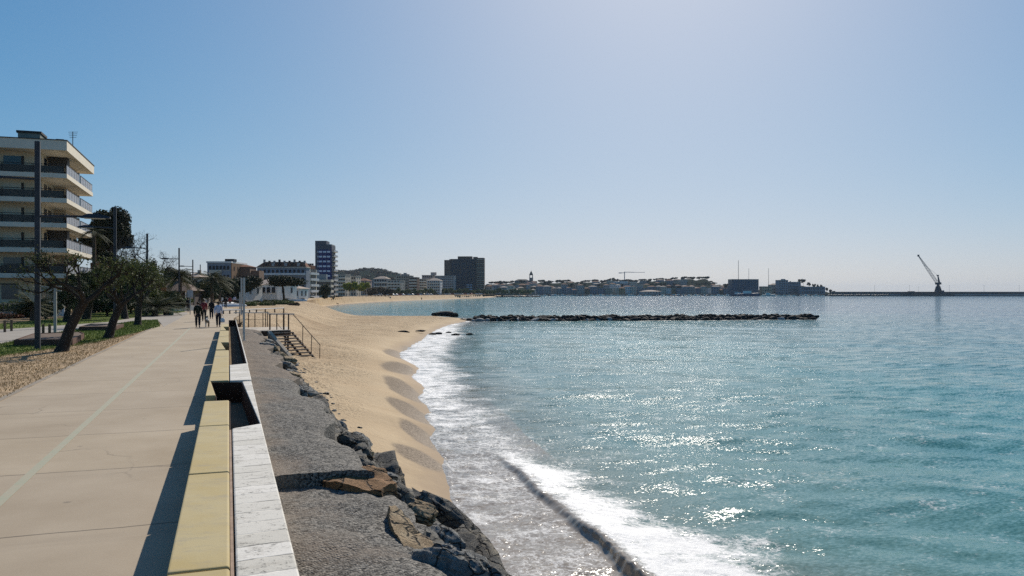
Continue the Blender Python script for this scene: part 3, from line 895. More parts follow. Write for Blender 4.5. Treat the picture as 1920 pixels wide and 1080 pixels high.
boulder(P(925,1085,-2.2), (.6,.36,.36), (.2,.5,-.5), m_gry, 'large grey boulder at the bottom edge of the slope beside the foam', 16)
boulder(P(850,985,-1.5), (.95,.26,.26), (.1,.6,-.6), m_rock, 'long dark ridge of rock lying down the middle of the slope', 17)
boulder(P(545,722,-.2), (.5,.4,.28), (.1,.15,.4), m_rock, 'dark jagged rock at the top of the slope below the stairs', 18)
boulder(P(538,676,-.35), (.42,.36,.2), (.1,.1,.2), m_tan, 'tan rock beside the foot of the concrete stair wall', 19)
boulder(P(499,650,-.0), (.45,.4,.22), (.1,.1,.6), m_gry, 'grey rock on the gravel left of the concrete stair wall', 20)
LBL = {m_gry.name: ('grey granite boulder among the dark rocks of the slope', m_gry), m_tan.name: ('tan granite boulder among the dark rocks of the slope', m_tan),
       m_rock.name: ('dark layered boulder on the slope between gravel and sand', m_rock), m_wetr.name: ('black wet boulder at the foot of the slope', m_wetr)}
rr = random.Random(21)
for k in range(210):
    y = 3.2 + 45.5*(rr.random()**1.25)
    u = rr.random()
    x0 = gx(y)+.05; x1 = float(foot_x(y))
    x = x0+(x1-x0)*u
    zf = -3.0 if y < 16 else -2.75+(y-16)/35*.9
    z = .02+(zf-.02)*u**1.15
    s_ = rr.uniform(.12,.30)*(1 if y < 22 else .85)
    pick = rr.random()
    m = m_wetr if (u > .72 and y < 14) else (m_gry if pick < .42 else (m_rock if pick < .74 else m_tan))
    boulder((x,y,z-.05), (s_*rr.uniform(1,1.8), s_*rr.uniform(.8,1.2), s_*rr.uniform(.6,.9)), (rr.uniform(-.4,.4), .45+rr.uniform(-.3,.3), rr.uniform(-.9,.9)), m, LBL[m.name][0], 30+k%12, group='rocks of the sea slope', sub=5 if y < 9 else 4 if y < 20 else 3)
# small stones where the slope meets the sand
for k in range(60):
    y = rr.uniform(7,47); x = float(foot_x(y))+rr.uniform(-.2,.9)
    q = np.array([[x,y]]); z = sand_z(x, y)
    if z < -2.9: continue
    s_ = rr.uniform(.05,.14)
    boulder((x,y,z), (s_*1.4,s_,s_*.7), (0,0,rr.uniform(0,3)), m_gry if k%3 else m_wetr, 'small stone on the sand at the foot of the slope', 30+k%12, cat='stone', group='stones on the sand', name='stone', sub=2)

# ------------------------------------------------------------------ platform, stairs, railing
m_wood = M('grey weathered planks', (.50,.43,.34), .85, .25, 4, .4, 30, .005)
m_steel = M('rusty brown steel', (.10,.062,.040), .7, .35, 6, .2, 40)
m_galv = M('galvanised steel', (.42,.42,.40), .5, .2, 4, metal=.35)
m_cem = M('pale stair wall concrete', (.44,.37,.28), .9, .3, 2, .5, 20, .01)
TL = Vector((2.52, 51.9, 0)); DN = Vector((1.22,-2.55,0)).normalized(); WD = Vector((-DN.y, DN.x, 0)); SW = 1.45; DROP = 1.80; RUN = 3.2
m_tread = M('dark weathered treads', (.24,.185,.14), .85, .25, 4, .4, 30)
st = thing('beach_stairs', 'open brown steel stairs with thin treads leading down from the walkway to the sand', 'stairs')
nst = 11
for k in range(nst):
    a = TL + DN*(RUN*(k+.5)/nst) + Vector((0,0,-DROP*(k+1)/nst+.02))
    for h in (0,1):
        m = Matrix.Translation(a + WD*(SW*(.25+.5*h))) @ Matrix.Rotation(math.atan2(WD.y,WD.x),4,'Z')
        link('tread', B().box(-SW*.235, SW*.235, -.125,.125,-.045,.02, m), m_tread, st)
for h in (0,.5,1):
    o_ = TL+WD*SW*h
    p0 = o_+Vector((0,0,-.10)); p1 = o_+DN*RUN+Vector((0,0,-DROP-.06))
    n_ = WD*.025
    b = B(); vs = [p0-n_,p0+n_,p1+n_,p1-n_]; vs = [v+Vector((0,0,-.16)) for v in vs]+vs
    b.add(vs,[(0,1,2,3),(7,6,5,4),(0,4,5,1),(1,5,6,2),(2,6,7,3),(3,7,4,0)])
    link('stringer', b, m_steel, st)
hp = []
for k in (0.02,.38,.70,1.0):
    p0 = TL+WD*(SW+.03)+DN*RUN*k+Vector((0,0,-DROP*k)); hp.append(p0+Vector((.02,0,1.0)))
    if k > .1: link('handrail_post', B().tube([p0+Vector((0,0,-.15)), p0+Vector((.02,0,1.0))], .022, 6), m_steel, st)
link('handrail', B().tube(hp, .024, 6), m_steel, st)
pb = TL+DN*(RUN+.45)+WD*SW*.5
link('landing', B().box(-SW*.55,SW*.62,-.5,.35,-DROP-.35,-DROP-.09, Matrix.Translation((pb.x,pb.y,0)) @ Matrix.Rotation(math.atan2(WD.y,WD.x),4,'Z')), m_steel, st)
sw = thing('stair_wall', 'sloping pale concrete wall along the left side of the beach stairs', 'wall')
b = B(); q0 = TL-WD*.10+DN*.2; q1 = TL-WD*.10+DN*(RUN+.75)
vs = []
for q, zt in ((q0,.0),(q1,-DROP-.25)):
    for wv_ in (-.26,.0):
        for zz_ in (-3.0, zt): vs.append((q+WD*wv_)+Vector((0,0,zz_)))
b.add(vs,[(0,1,3,2),(4,6,7,5),(0,4,5,1),(2,3,7,6),(1,5,7,3),(0,2,6,4)])
o = link('wall_body', b, m_cem, sw); md=o.modifiers.new('e','BEVEL'); md.width=.03; md.segments=2

pf = thing('viewing_platform', 'dark edged timber platform at the head of the beach stairs', 'platform')
link('deck', B().prism([(.55,52.35),(2.5,51.95),(3.72,52.5),(3.9,57.5),(.55,57.5)], -.09,.0), m_wood, pf)
link('edge_beam', B().prism([(.55,52.25),(2.5,51.85),(3.74,52.42),(3.72,52.49),(2.5,51.94),(.55,52.34)], -.34,-.02), m_steel, pf)
for x, y in ((.8,53),(2.4,52.6),(3.6,53),(3.7,57),(1.0,57)): link('leg', B().box(x-.06,x+.06,y-.06,y+.06,-3,-.1), m_steel, pf)
rl = thing('railing', 'brown post railing with a pale flat top rail along the far edge of the platform', 'railing')
def post(px, depth, wpx, top=1.0, parent=rl, m=m_steel):
    p_ = D(px, depth, 0); r_ = wpx/F*depth/2
    link('post', B().box(p_.x-r_,p_.x+r_,p_.y-r_,p_.y+r_,-.1,top), m, parent)
for px, d_, wp in ((449,57,1.8),(466,54.5,1.8),(478,55.5,1.5),(493,55.8,1.5),(498,56.5,1.5),(501.5,57.5,1.5)): post(px,d_,wp)
for px, d_, wp in ((506,50.9,2.6),(519,51.0,1.8),(532,51.0,3.0),(541,51.0,2.4)): post(px,d_,wp)
a0 = D(438,54.5,1.0); a1 = D(505,54,1.0); a2 = D(552,51.0,1.0); a3 = D(503,51.0,1.0)
link('top_rail', B().prism([(a0.x,a0.y),(a1.x,a1.y),(a1.x,a1.y+.12),(a0.x,a0.y+.12)],.98,1.03), m_galv, rl)
link('top_rail', B().prism([(a3.x,a3.y),(a2.x,a2.y),(a2.x,a2.y+.12),(a3.x,a3.y+.12)],.97,1.04), m_galv, rl)
link('mid_rail', B().tube([D(519,51.05,.45),D(528,51.05,.05)],.015,5), m_steel, rl)
link('mid_rail', B().tube([D(438,54.6,.55),D(500,54.2,.55)],.012,5), m_steel, rl)
# low rail of the plaza behind
lr = thing('low_rail', 'low white bench-height rail on short dark posts along the curved walk beyond the platform', 'railing')
pts = [D(419,88,.42),D(450,90,.42),D(485,94,.42),D(532,100,.42)]
link('rail', B().tube(pts,.07,6), M('white painted rail', (.72,.70,.66), .6, .1), lr)
for i in range(9):
    u = i/8*(len(pts)-1); k = min(int(u),len(pts)-2); q = pts[k].lerp(pts[k+1], u-k)
    link('post', B().box(q.x-.07,q.x+.07,q.y-.07,q.y+.07,-.3,.36), m_steel, lr)
# three bare poles
def pole(px, depth, pytop, wpx, label, z0=0):
    p_ = D(px, depth, z0); t_ = thing('pole', label, 'pole', tuple(p_))
    r_ = wpx/F*depth/2; h = zat(pytop,depth)-z0
    link('shaft', B().cyl((0,0,0), r_, h, 12), m_galv, t_)
    link('base_plate', B().cyl((0,0,-.02), r_*2.2, .06, 12), m_galv, t_)
    link('cap', B().cyl((0,0,h), r_*1.15, .03, 12), m_galv, t_)
pole(457.3,37.0,522,4.2,'tall pale steel pole standing on the gravel left of the platform', .14)
pole(452.6,84,521.5,3.0,'slim white pole seen just left of the tall pale pole')
pole(449.6,92,548,2.0,'short thin pole leftmost beside the slim white pole')
# ------------------------------------------------------------------ street lamps
m_lamp = M('dark lamp paint', (.055,.058,.065), .55, .25, 3, metal=.2)
m_lens = M('lamp glass', (.6,.6,.58), .3, .05)
def lamp(px, depth, label, py_top, right=False):
    p_ = D(px, depth, 0); t_ = thing('street_lamp', label, 'street lamp', tuple(p_), 0, 'lamp posts along the promenade')
    h = zat(py_top, depth)
    b = B().box(-.10,.10,-.10,.10,0,h); o = link('pole', b, m_lamp, t_); md=o.modifiers.new('e','BEVEL'); md.width=.02
    link('base_plate', B().box(-.2,.2,-.2,.2,0,.03), m_lamp, t_)
    def arm(z, L, sgn):
        a = link('arm', B().tube([(0,0,z),(sgn*L,0,z+.04)],.05,6), m_lamp, t_)
        hb = B(); x0 = sgn*L
        vs = []
        for (u, w_, top) in ((-.15,.10,.06),(.15,.24,.16),(.55,.26,.17),(1.0,.18,.06)):
            for (yy,zz) in ((-w_,-.02),(w_,-.02),(w_*.6,top),(-w_*.6,top)): vs.append((x0+sgn*u,yy,z+zz))
        fs=[(0,1,2,3),(12,15,14,13)]+[(i*4+k,i*4+(k+1)%4,(i+1)*4+(k+1)%4,(i+1)*4+k) for i in range(3) for k in range(4)]
        link('lamp_head', hb.add(vs,fs), m_lamp, t_)
        link('lens', B().box(min(x0,x0+sgn*.8),max(x0,x0+sgn*.8),-.14,.14,z-.045,z-.022), m_lens, t_)
    arm(7.15,1.45,-1)
    if right: arm(5.6,1.75,1)
    return t_
lamp(70.5,33.5,'nearest street lamp, with two arms, before the balconied building',265,True)
lamp(215.5,59,'street lamp second from the left, its top against the dark round pine',388)
lamp(276,86,'street lamp third from the left, its lamp arm pointing at the pine crown',438)
lamp(335.8,114,'street lamp fourth from the left, above the tiled villa, with a long left arm',465)
lamp(361.5,147,'fifth street lamp from the left, beside the square notice sign',487)
lamp(375.5,193,'far slim street lamp just right of the notice sign',496)
lamp(387,250,'farther street lamp above the two white flags',515)
lamp(408,300,'farthest street lamp, above the walkers heads',521)

# ------------------------------------------------------------------ people and dog
def skin_fig(name, chains, parent, m, sub=1):
    """chains: lists of (x,y,z,r); points shared by exact position become one joint"""
    idx = {}; V = []; R = []; E = []
    for ch in chains:
        prev = None
        for (x,y,z,r) in ch:
            k = (round(x,4),round(y,4),round(z,4))
            if k not in idx: idx[k] = len(V); V.append((x,y,z)); R.append(r)
            if prev is not None and prev != idx[k]: E.append((prev, idx[k]))
            prev = idx[k]
    me = bpy.data.meshes.new(name); me.from_pydata(V, E, []); me.update()
    o = link(name, me, m, parent)
    sk = o.modifiers.new('skin','SKIN'); sk.use_smooth_shade = True
    for i, r in enumerate(R):
        o.data.skin_vertices[0].data[i].radius = (r if not isinstance(r,tuple) else r[0], r if not isinstance(r,tuple) else r[1])
        o.data.skin_vertices[0].data[i].use_root = (i == 0)
    sb = o.modifiers.new('sub','SUBSURF'); sb.levels = sub; sb.render_levels = sub
    return o
m_skin = M('skin', (.42,.25,.17), .6, .1, 8)
def person(px, depth, H, label, shirt, trousers, hair, rz=0.0, stride=.22, arm=.12, skirt=False, lift=0, long_hair=False, group='people walking on the promenade'):
    """walking figure seen from behind; local +Y is the walking direction"""
    p_ = D(px, depth, lift); t_ = thing('person', label, 'person', tuple(p_), rz, group)
    k = H/1.75; z = lambda v: v*k
    hip=.095*k; sh=.185*k; s_=stride
    L = []  # body
    pel=(0,0,z(.95),.125*k); ch=(0,.0,z(1.28),.135*k); nk0=(0,.01,z(1.46),.075*k); nk=(0,.015,z(1.52),.052*k)
    hd=(0,.025,z(1.62),.082*k); hd2=(0,.03,z(1.69),.072*k)
    legs=[]; feet=[]
    for sx,ph in ((-1,1),(1,-1)):
        kn=(sx*hip*1.05, ph*s_*.55+.03, z(.50), .062*k); an=(sx*hip*1.0, ph*s_ - (.10 if ph<0 else 0), z(.09)+(.03 if ph<0 else 0), .040*k)
        th=(sx*hip, ph*s_*.12, z(.84), .088*k); toe=(an[0]+sx*.02, an[1]+.17*k, z(.035), .034*k)
        heel=(an[0], an[1], z(.04)+(.03 if ph<0 else 0), .04*k)
        legs.append([pel, th, kn, an]); feet.append([an, heel, toe])
    arms=[]; hands=[]
    for sx,ph in ((-1,-1),(1,1)):
        s0=(sx*sh,0,z(1.41),.058*k); el=(sx*(sh+.045), -.02+ph*arm*.5, z(1.13), .047*k); wr=(sx*(sh+.03), .04+ph*arm, z(.89), .032*k)
        arms.append([nk0, s0, el, wr])
        pm=(wr[0]+sx*.005, wr[1]+.02, z(.82), .030*k); hands.append([wr, pm])
        for fi,(dx,dy,dz) in enumerate(((0,.035,-.085),(0,.014,-.095),(0,-.006,-.09),(0,-.026,-.07))):
            hands.append([pm,(pm[0]+dx, pm[1]+dy, pm[2]+dz*.5*k, .010),(pm[0]-sx*.012, pm[1]+dy*1.05, pm[2]+dz*k, .008)])
        hands.append([pm,(pm[0]-sx*.02, pm[1]+.04, pm[2]-.01, .011),(pm[0]-sx*.025,pm[1]+.055,pm[2]-.045,.009)])
    nose=(0,.105*k,z(1.625),.014*k)
    skin_fig('body', [[pel,ch,nk0,nk,hd,hd2],[hd,nose],[hd,(-.078*k,.02,z(1.625),.016)],[hd,(.078*k,.02,z(1.625),.016)]]+legs+feet+arms+hands, t_, m_skin)
    g = lambda q,d: (q[0],q[1],q[2],q[3]+d)
    sl = lambda A, d, u: [g(A[0],d), g(A[1],d), g(A[2],d)] + ([g(A[3],d*.9)] if u else [])
    skin_fig('shirt', [[(0,0,z(.90),.168*k),(0,0,z(1.06),.165*k),(0,0,z(1.28),.178*k),g(nk0,.025)]]+[sl(a,.024,True) for a in arms], t_, shirt)
    if skirt: skin_fig('dress', [[(0,0,z(1.1),.15*k),(0,0,z(.92),.18*k),(0,0,z(.70),.21*k),(0,0,z(.60),.2*k)]], t_, shirt)
    skin_fig('trousers', [[(0,0,z(1.0),.142*k),g(pel,.015)]]+[[g(pel,.015)]+[g(q,.026) for q in l[1:]] for l in legs], t_, trousers)
    for an,heel,toe in feet: skin_fig('shoe', [[(an[0],an[1],an[2]-.02,.045*k),(heel[0],heel[1],heel[2],.046*k),(toe[0],toe[1],toe[2],.040*k)]], t_, M('shoe leather',(.03,.03,.032),.6,.2))
    hb = B().ball((0,.012*k,z(1.665)),(.092*k,.102*k,.088*k),12,8)
    if long_hair: hb.ball((0,-.05*k,z(1.56)),(.085*k,.055*k,.14*k),10,7)
    smooth(link('hair', hb, hair, t_),180)
    return t_
m_bcl = M('black cloth', (.018,.018,.02), .9, .25, 6); m_bcl2 = M('dark navy cloth', (.016,.018,.03), .9, .25, 6)
m_wcl = M('pale lilac cotton', (.62,.60,.66), .85, .1, 6); m_red = M('dark red cloth', (.20,.035,.04), .85, .2, 6)
m_hair = M('dark hair', (.018,.013,.010), .6, .3, 14); m_hair2 = M('brown hair', (.07,.045,.025), .6, .3, 14)
person(371,54.2,1.74,'person in dark olive and black clothes walking left of the white dog', M('dark olive cloth',(.022,.024,.014),.9,.3,5), m_bcl, m_hair, stride=.10, rz=.05)
person(382.5,66,1.80,'person in dark red top and black trousers behind the man in olive', m_red, m_bcl, m_hair2, stride=.16)
person(396.5,72,1.70,'person in a black flared coat walking ahead of the pale shirted man', m_bcl, m_bcl2, m_hair, skirt=True, long_hair=True, stride=.15)
wm = person(409.5,55,1.76,'person in a pale lilac shirt and dark trousers carrying a white bag', m_wcl, m_bcl2, m_hair, stride=.16, rz=-.08)
person(352.5,96,1.72,'distant person in black standing by the square notice sign', m_bcl, m_bcl, m_hair, stride=.05)
for i,(px,dp,lb,mt) in enumerate(((423,120,'far person in black right of the pale shirted man',m_bcl),(431,135,'far person in dark red beside the low shrubs',m_red),(388,150,'far person in pale clothes under the white flags',m_wcl),(402,165,'far person in black in the distance between the walkers',m_bcl2),(440,150,'far person in pale shirt near the boats',m_wcl))):
    person(px,dp,1.72,lb,mt,m_bcl,m_hair,stride=.1,group='people far along the promenade')
bagp = D(417.2,55.0,.30)
bg_ = thing('bag', 'white carrier bag held by the person in the pale shirt', 'bag', tuple(bagp))
b = B(); vs=[]
for zz,wx,wy in ((0,.13,.07),(.08,.17,.10),(.22,.17,.09),(.34,.10,.05)):
    for sx,sy in ((-1,-1),(1,-1),(1,1),(-1,1)): vs.append((sx*wx,sy*wy,zz))
fs=[(3,2,1,0)]+[(i*4+k,i*4+(k+1)%4,(i+1)*4+(k+1)%4,(i+1)*4+k) for i in range(3) for k in range(4)]
o=link('pouch', b.add(vs,fs+[(12,13,14,15)]), M('white plastic bag',(.75,.75,.74),.5,.08,8), bg_); o.modifiers.new('s','SUBSURF').levels=2; o.modifiers['s'].render_levels=2
link('handle', B().tube([(-.06,0,.32),(-.05,0,.46),(0,0,.5),(.05,0,.46),(.06,0,.32)],.012,5), M('white plastic bag',(.75,.75,.74)), bg_)
dg = thing('dog', 'white and tan dog walking on the promenade between the walkers', 'dog', tuple(D(388.5,54.8,0)), .1)
m_dog, t, bs = nodes('dog fur')
co = coords(t); n = noise(t, co, 4.5, 3, .5)
t.links.new(mixc(t, ramp(t,n,.46,.54), (.70,.65,.58), (.28,.18,.10)), bs.inputs['Base Color']); bs.inputs['Roughness'].default_value=.9
bd_=[( 0,-.27,.46,.105),(0,-.05,.45,.11),(0,.18,.46,.135),(0,.33,.56,.085),(0,.40,.66,.085),(0,.50,.66,.06),(0,.58,.64,.04)]
ch=[bd_,[bd_[0],(0,-.40,.54,.03),(0,-.52,.66,.024),(0,-.56,.78,.018)]]
for sx in (-1,1):
    f_=.06 if sx>0 else -.05
    ch.append([bd_[2],(sx*.09,.17+f_*.3,.32,.052),(sx*.09,.16+f_,.17,.034),(sx*.09,.18+f_,.03,.030),(sx*.09,.23+f_,.02,.026)])
    ch.append([bd_[0],(sx*.09,-.24-f_*.3,.34,.07),(sx*.09,-.17-f_,.25,.044),(sx*.09,-.29-f_,.15,.028),(sx*.09,-.27-f_,.03,.028),(sx*.09,-.22-f_,.02,.026)])
    ch.append([bd_[4],(sx*.06,.38,.76,.03),(sx*.085,.38,.80,.015)])
skin_fig('body', ch, dg, m_dog, 2)
link('collar', B().tube([(.095*math.cos(a),.335+.05*math.sin(a),.585+.06*math.cos(a)*0+.03*math.sin(a)) for a in np.linspace(0,2*math.pi,13)],.014,5,False), m_red, dg)

# ------------------------------------------------------------------ plants
def leaf_cloud(n, clumps, size, seed, elong=1.0, droop=0.0):
    """n leaf-sized quads spread through the volume of several ellipsoid clumps"""
    r_ = np.random.default_rng(seed)
    C = np.array([c[:3] for c in clumps]); R = np.array([c[3:6] for c in clumps])
    wt = (R.prod(1))**.67; k = r_.choice(len(C), n, p=wt/wt.sum())
    d = r_.normal(size=(n,3)); d /= np.linalg.norm(d,axis=1)[:,None]
    rad = r_.random(n)**.45
    p = C[k]+d*R[k]*rad[:,None]
    nrm = d*.7+r_.normal(size=(n,3))*.7+np.array([0,0,.3]); nrm /= np.linalg.norm(nrm,axis=1)[:,None]
    a = np.cross(nrm, r_.normal(size=(n,3))); a /= np.linalg.norm(a,axis=1)[:,None]+1e-9
    a[:,2] -= droop; b_ = np.cross(nrm, a)
    s1 = size*(.55+.9*r_.random(n))[:,None]; s2 = s1/elong
    V = np.stack([p-a*s1, p+b_*s2, p+a*s1*1.1, p-b_*s2],1).reshape(-1,3)
    return V, np.arange(n*4).reshape(-1,4)
def clumps_in(R, n, seed, rmin=.25, rmax=.45, shell=.75, zc=0, squash=1):
    """n clump ellipsoids inside an ellipsoid R=(rx,ry,rz) centred at height zc"""
    r_ = np.random.default_rng(seed); out=[]
    while len(out)<n:
        d = r_.normal(size=3); d/=np.linalg.norm(d); u = shell*(r_.random()**.5)
        k = rmin+(rmax-rmin)*r_.random(); m_ = min(R)
        out.append((d[0]*R[0]*u, d[1]*R[1]*u, zc+d[2]*R[2]*u, R[0]*k, R[1]*k, max(R[2]*k*1.05, m_*k*.7)*squash))
    return out
m_bark = M('dark bark', (.045,.036,.028), .95, .4, 5, .8, 18, .03)
m_barkb = M('brown bark', (.10,.07,.048), .95, .4, 4, .8, 14, .03)
LF = {'pine': leafmat('pine needles',(.010,.018,.009),(.030,.040,.016),.5), 'dark': leafmat('dark evergreen leaves',(.016,.027,.011),(.055,.068,.024),.6),
      'olive': leafmat('olive green leaves',(.042,.056,.016),(.125,.14,.042),.7), 'green': leafmat('fresh green leaves',(.05,.075,.018),(.13,.15,.045),.5),
      'lime': leafmat('lime spring leaves',(.16,.19,.018),(.34,.36,.05),.4,trans=.3), 'brown': leafmat('brown bare twigs',(.055,.045,.032),(.12,.095,.065),.5),
      'rust': leafmat('reddish leaves',(.09,.038,.018),(.19,.08,.04),.7), 'palm': leafmat('palm fronds',(.020,.028,.012),(.085,.092,.035),1.2),
      'far': leafmat('far tamarisk foliage',(.085,.10,.036),(.17,.18,.07),.12), 'farpine': leafmat('far pine foliage',(.012,.018,.016),(.03,.038,.03),.12)}
def tree(name, label, loc, H, R, kind, n, leaf, seed, cat='tree', trunk=.18, crown_z=None, clumps=16, group=None, rz=0, lean=(0,0), shape='round', elong=1.6, bark=None, ncl=None, bare=False):
    """tapered trunk with limbs + leaf crown; H total height, R=(rx,ry,rz) crown radii"""
    r_ = random.Random(seed)
    t_ = thing(name, label, cat, tuple(loc), rz, group)
    cz = crown_z if crown_z is not None else H-R[2]
    cx, cy = lean
    cl = clumps_in(R, clumps, seed, zc=0)
    if shape == 'umbrella':
        cl = [(c[0],c[1],abs(c[2])*.8-R[2]*.25*(1-(c[0]/R[0])**2-(c[1]/R[1])**2), c[3],c[4],R[2]*.45) for c in cl]
    elif shape == 'cone':
        cl = [(c[0]*(1-(c[2]+R[2])/(2.2*R[2])), c[1]*(1-(c[2]+R[2])/(2.2*R[2])), c[2], c[3]*.8,c[4]*.8,c[5]) for c in cl]
    cl = [(c[0]+cx,c[1]+cy,c[2]+cz,c[3],c[4],c[5]) for c in cl]
    b = B()
    fork = max(.3, cz-R[2]*(.9 if shape!='umbrella' else .55))
    pts=[(0,0,-.15)]
    for k in range(1,5):
        u=k/4; pts.append((cx*.75*u+r_.uniform(-.08,.08)*R[0]*.3, cy*.75*u, fork*u))
    b.tube(pts,[trunk*(1.25 if k==0 else 1.0-.09*k) for k in range(5)],8)
    tip=Vector(pts[-1])
    for c in cl[:max(5,len(cl)//2)]:
        e=Vector(c[:3]); mid=tip.lerp(e,.5)+Vector((r_.uniform(-.1,.1)*R[0],r_.uniform(-.1,.1)*R[1],r_.uniform(-.05,.1)*R[2]))
        b.tube([tip,mid,e],[trunk*.5,trunk*.3,trunk*.10],5)
    smooth(link('trunk', b, bark or m_bark, t_),180)
    V,Fq = leaf_cloud(n, cl, leaf, seed+1, elong)
    link('crown', np_mesh('crown',V,Fq), LF[kind], t_)
    return t_
def branchy(name, label, loc, H, seed, trunk=.2, depth_=6, spread=.55, leaf=None, group=None, lean=(0,0), bark=None, nl=0, ls=.05, h0=.32, rz=0):
    """trunk that forks again and again into bare twigs; optional thin foliage"""
    r_ = random.Random(seed); t_ = thing(name, label, 'tree', tuple(loc), rz, group)
    tr = B(); br = B(); tips=[]
    top = Vector((lean[0],lean[1],H*h0))
    m1 = top*.5+Vector((lean[0]*-.12, 0, 0))
    tr.tube([(-lean[0]*.12,0,-.2),m1*.3,m1,top],[trunk*1.4,trunk*1.02,trunk*.9,trunk*.78],9)
    def grow(p, d, L, r, k):
        q = p+d*L
        mid = p+d*L*.5+Vector((r_.uniform(-.1,.1),r_.uniform(-.1,.1),r_.uniform(-.05,.1)))*L
        br.tube([p,mid,q],[r,r*.82,r*.66],6 if k>3 else 4,cap=False)
        if k == 0: tips.append(q); return
        nb = 2 if r_.random()<.6 else 3
        for i in range(nb):
            a = Vector((r_.gauss(0,1),r_.gauss(0,1),r_.gauss(.25,.7))).normalized()
            grow(q, (d*(1-spread)+a*spread+Vector((0,0,.10))).normalized(), L*r_.uniform(.62,.86), r*.62, k-1)
        tips.append(q)
    dirs = [Vector((math.cos(a),math.sin(a),.85)).normalized() for a in (r_.uniform(0,1)+i*2.1 for i in range(3))]
    for d in dirs: grow(top, d, H*.24, trunk*.55, depth_-1)
    smooth(link('trunk', tr, bark or m_bark, t_),180); link('branches', br, bark or m_bark, t_)
    if leaf:
        cl=[(q.x,q.y,q.z,.42,.42,.35) for q in tips]
        V,Fq=leaf_cloud(nl,cl,ls,seed+5,2.2); link('crown', np_mesh('crown',V,Fq), LF[leaf], t_)
    return t_
def palm(label, loc, H, R, seed, nf=26, group='palms behind the lawns', trunk=.22, name='palm_tree', drop=1.0, kind='palm', flr=.30):
    r_ = random.Random(seed); t_ = thing(name, label, 'palm', tuple(loc), 0, group)
    link('trunk', B().tube([(0,0,-.2),(.03,0,H*.5),(0,0,H)],[trunk*1.2,trunk,trunk*.9],9), m_barkb, t_)
    for j in range(nf):
        a = r_.uniform(0,2*math.pi); el = r_.uniform(-.5,1.25); b = B()
        L = R*r_.uniform(.8,1.1); pts=[]
        for i in range(7):
            u=i/6; rr_=L*(u*math.cos(el)+.12*u); zz=L*(u*math.sin(el)-drop*.55*u*u)
            pts.append(Vector((math.cos(a)*rr_,math.sin(a)*rr_,H+zz)))
        sd_=Vector((-math.sin(a),math.cos(a),0))
        for i in range(6):
            p0,p1=pts[i],pts[i+1]
            for s_ in (-1,1):
                for q in (0,.5):
                    c=p0.lerp(p1,q); wl=L*flr*(1-.75*abs((i+q)/6-.35))
                    e=c+sd_*s_*wl+(p1-p0)*.9+Vector((0,0,-wl*.35))
                    w_=(p1-p0)*.32
                    b.add([c-w_*.5,c+w_*.5,e+w_*.1,e],[(0,1,2,3)])
        b.tube(pts,[.03,.028,.025,.02,.016,.012,.006],4,cap=False)
        link('frond', b, LF[kind], t_)
    return t_
def hedge(name, label, p0, p1, wd, h, n, kind, leaf, seed, z0=0, cat='hedge'):
    p0=Vector(p0);p1=Vector(p1);L=(p1-p0).length;a=math.atan2(p1.y-p0.y,p1.x-p0.x)
    r_=random.Random(seed); cl=[]
    k=max(3,int(L/h*1.6))
    for i in range(k): cl.append((L*(i+.5)/k, r_.uniform(-.1,.1)*wd, h*r_.uniform(.42,.55), L/k*.9, wd*.5, h*r_.uniform(.45,.6)))
    V,Fq=leaf_cloud(n,cl,leaf,seed,1.5)
    t_=thing(name,label,cat,(p0.x,p0.y,z0),a)
    link('foliage',np_mesh('foliage',V,Fq),LF[kind],t_)
    st_=B()
    for i in range(k): st_.tube([(L*(i+.5)/k,0,-.1),(L*(i+.5)/k,0,h*.6)],[.04,.02],5)
    link('stems',st_,m_bark,t_)
    return t_

# leaning trees of the lawn, near to far
branchy('leaning_tree','nearest leaning tree with a thick dark trunk and sparse crown beside the street lamp',P(116,660,0),3.3,3,trunk=.22,depth_=6,lean=(.75,.2),leaf='olive',nl=1100,ls=.05,h0=.60,spread=.5,group='leaning trees on the lawn')
branchy('leaning_tree','leaning tree with a kinked trunk behind the second steel planter',P(203,635,0),3.5,8,trunk=.22,depth_=6,lean=(.55,.3),leaf='olive',nl=2600,ls=.055,h0=.50,group='leaning trees on the lawn')
branchy('leaning_tree','upright dark trunked tree on the lawn tip nearest the promenade',P(258,610,0),4.2,5,trunk=.24,depth_=6,lean=(.1,.3),leaf='olive',nl=5200,ls=.065,h0=.42,group='leaning trees on the lawn')
branchy('leaning_tree','thick trunked dark tree just left of the lawn tip tree',P(234,598,0),4.6,6,trunk=.30,depth_=6,lean=(-.2,.2),leaf='dark',nl=7000,ls=.085,h0=.38,group='leaning trees on the lawn')
branchy('leaning_tree','dark tree with a broad trunk across the path behind the nearest leaning tree',P(162,599,0),4.2,7,trunk=.34,depth_=6,lean=(.3,0),leaf='dark',nl=8000,ls=.09,h0=.36,group='leaning trees on the lawn')
branchy('leaning_tree','dark tree with a broad trunk leftmost across the path',P(124,603,0),3.4,17,trunk=.26,depth_=5,lean=(.2,0),leaf='dark',nl=5200,ls=.085,h0=.36,group='leaning trees on the lawn')
# bare plane tree
branchy('bare_tree','leafless spreading tree with pale twigs right of the round pine',D(258,92,0),8.6,12,trunk=.30,depth_=8,spread=.62,h0=.36,bark=M('grey twig bark',(.085,.07,.058),.95,.3,3))
branchy('bare_tree','smaller leafless tree behind the second street lamp',D(228,98,0),7.0,14,trunk=.22,depth_=7,spread=.6,h0=.34,bark=M('grey twig bark',(.085,.07,.058)))
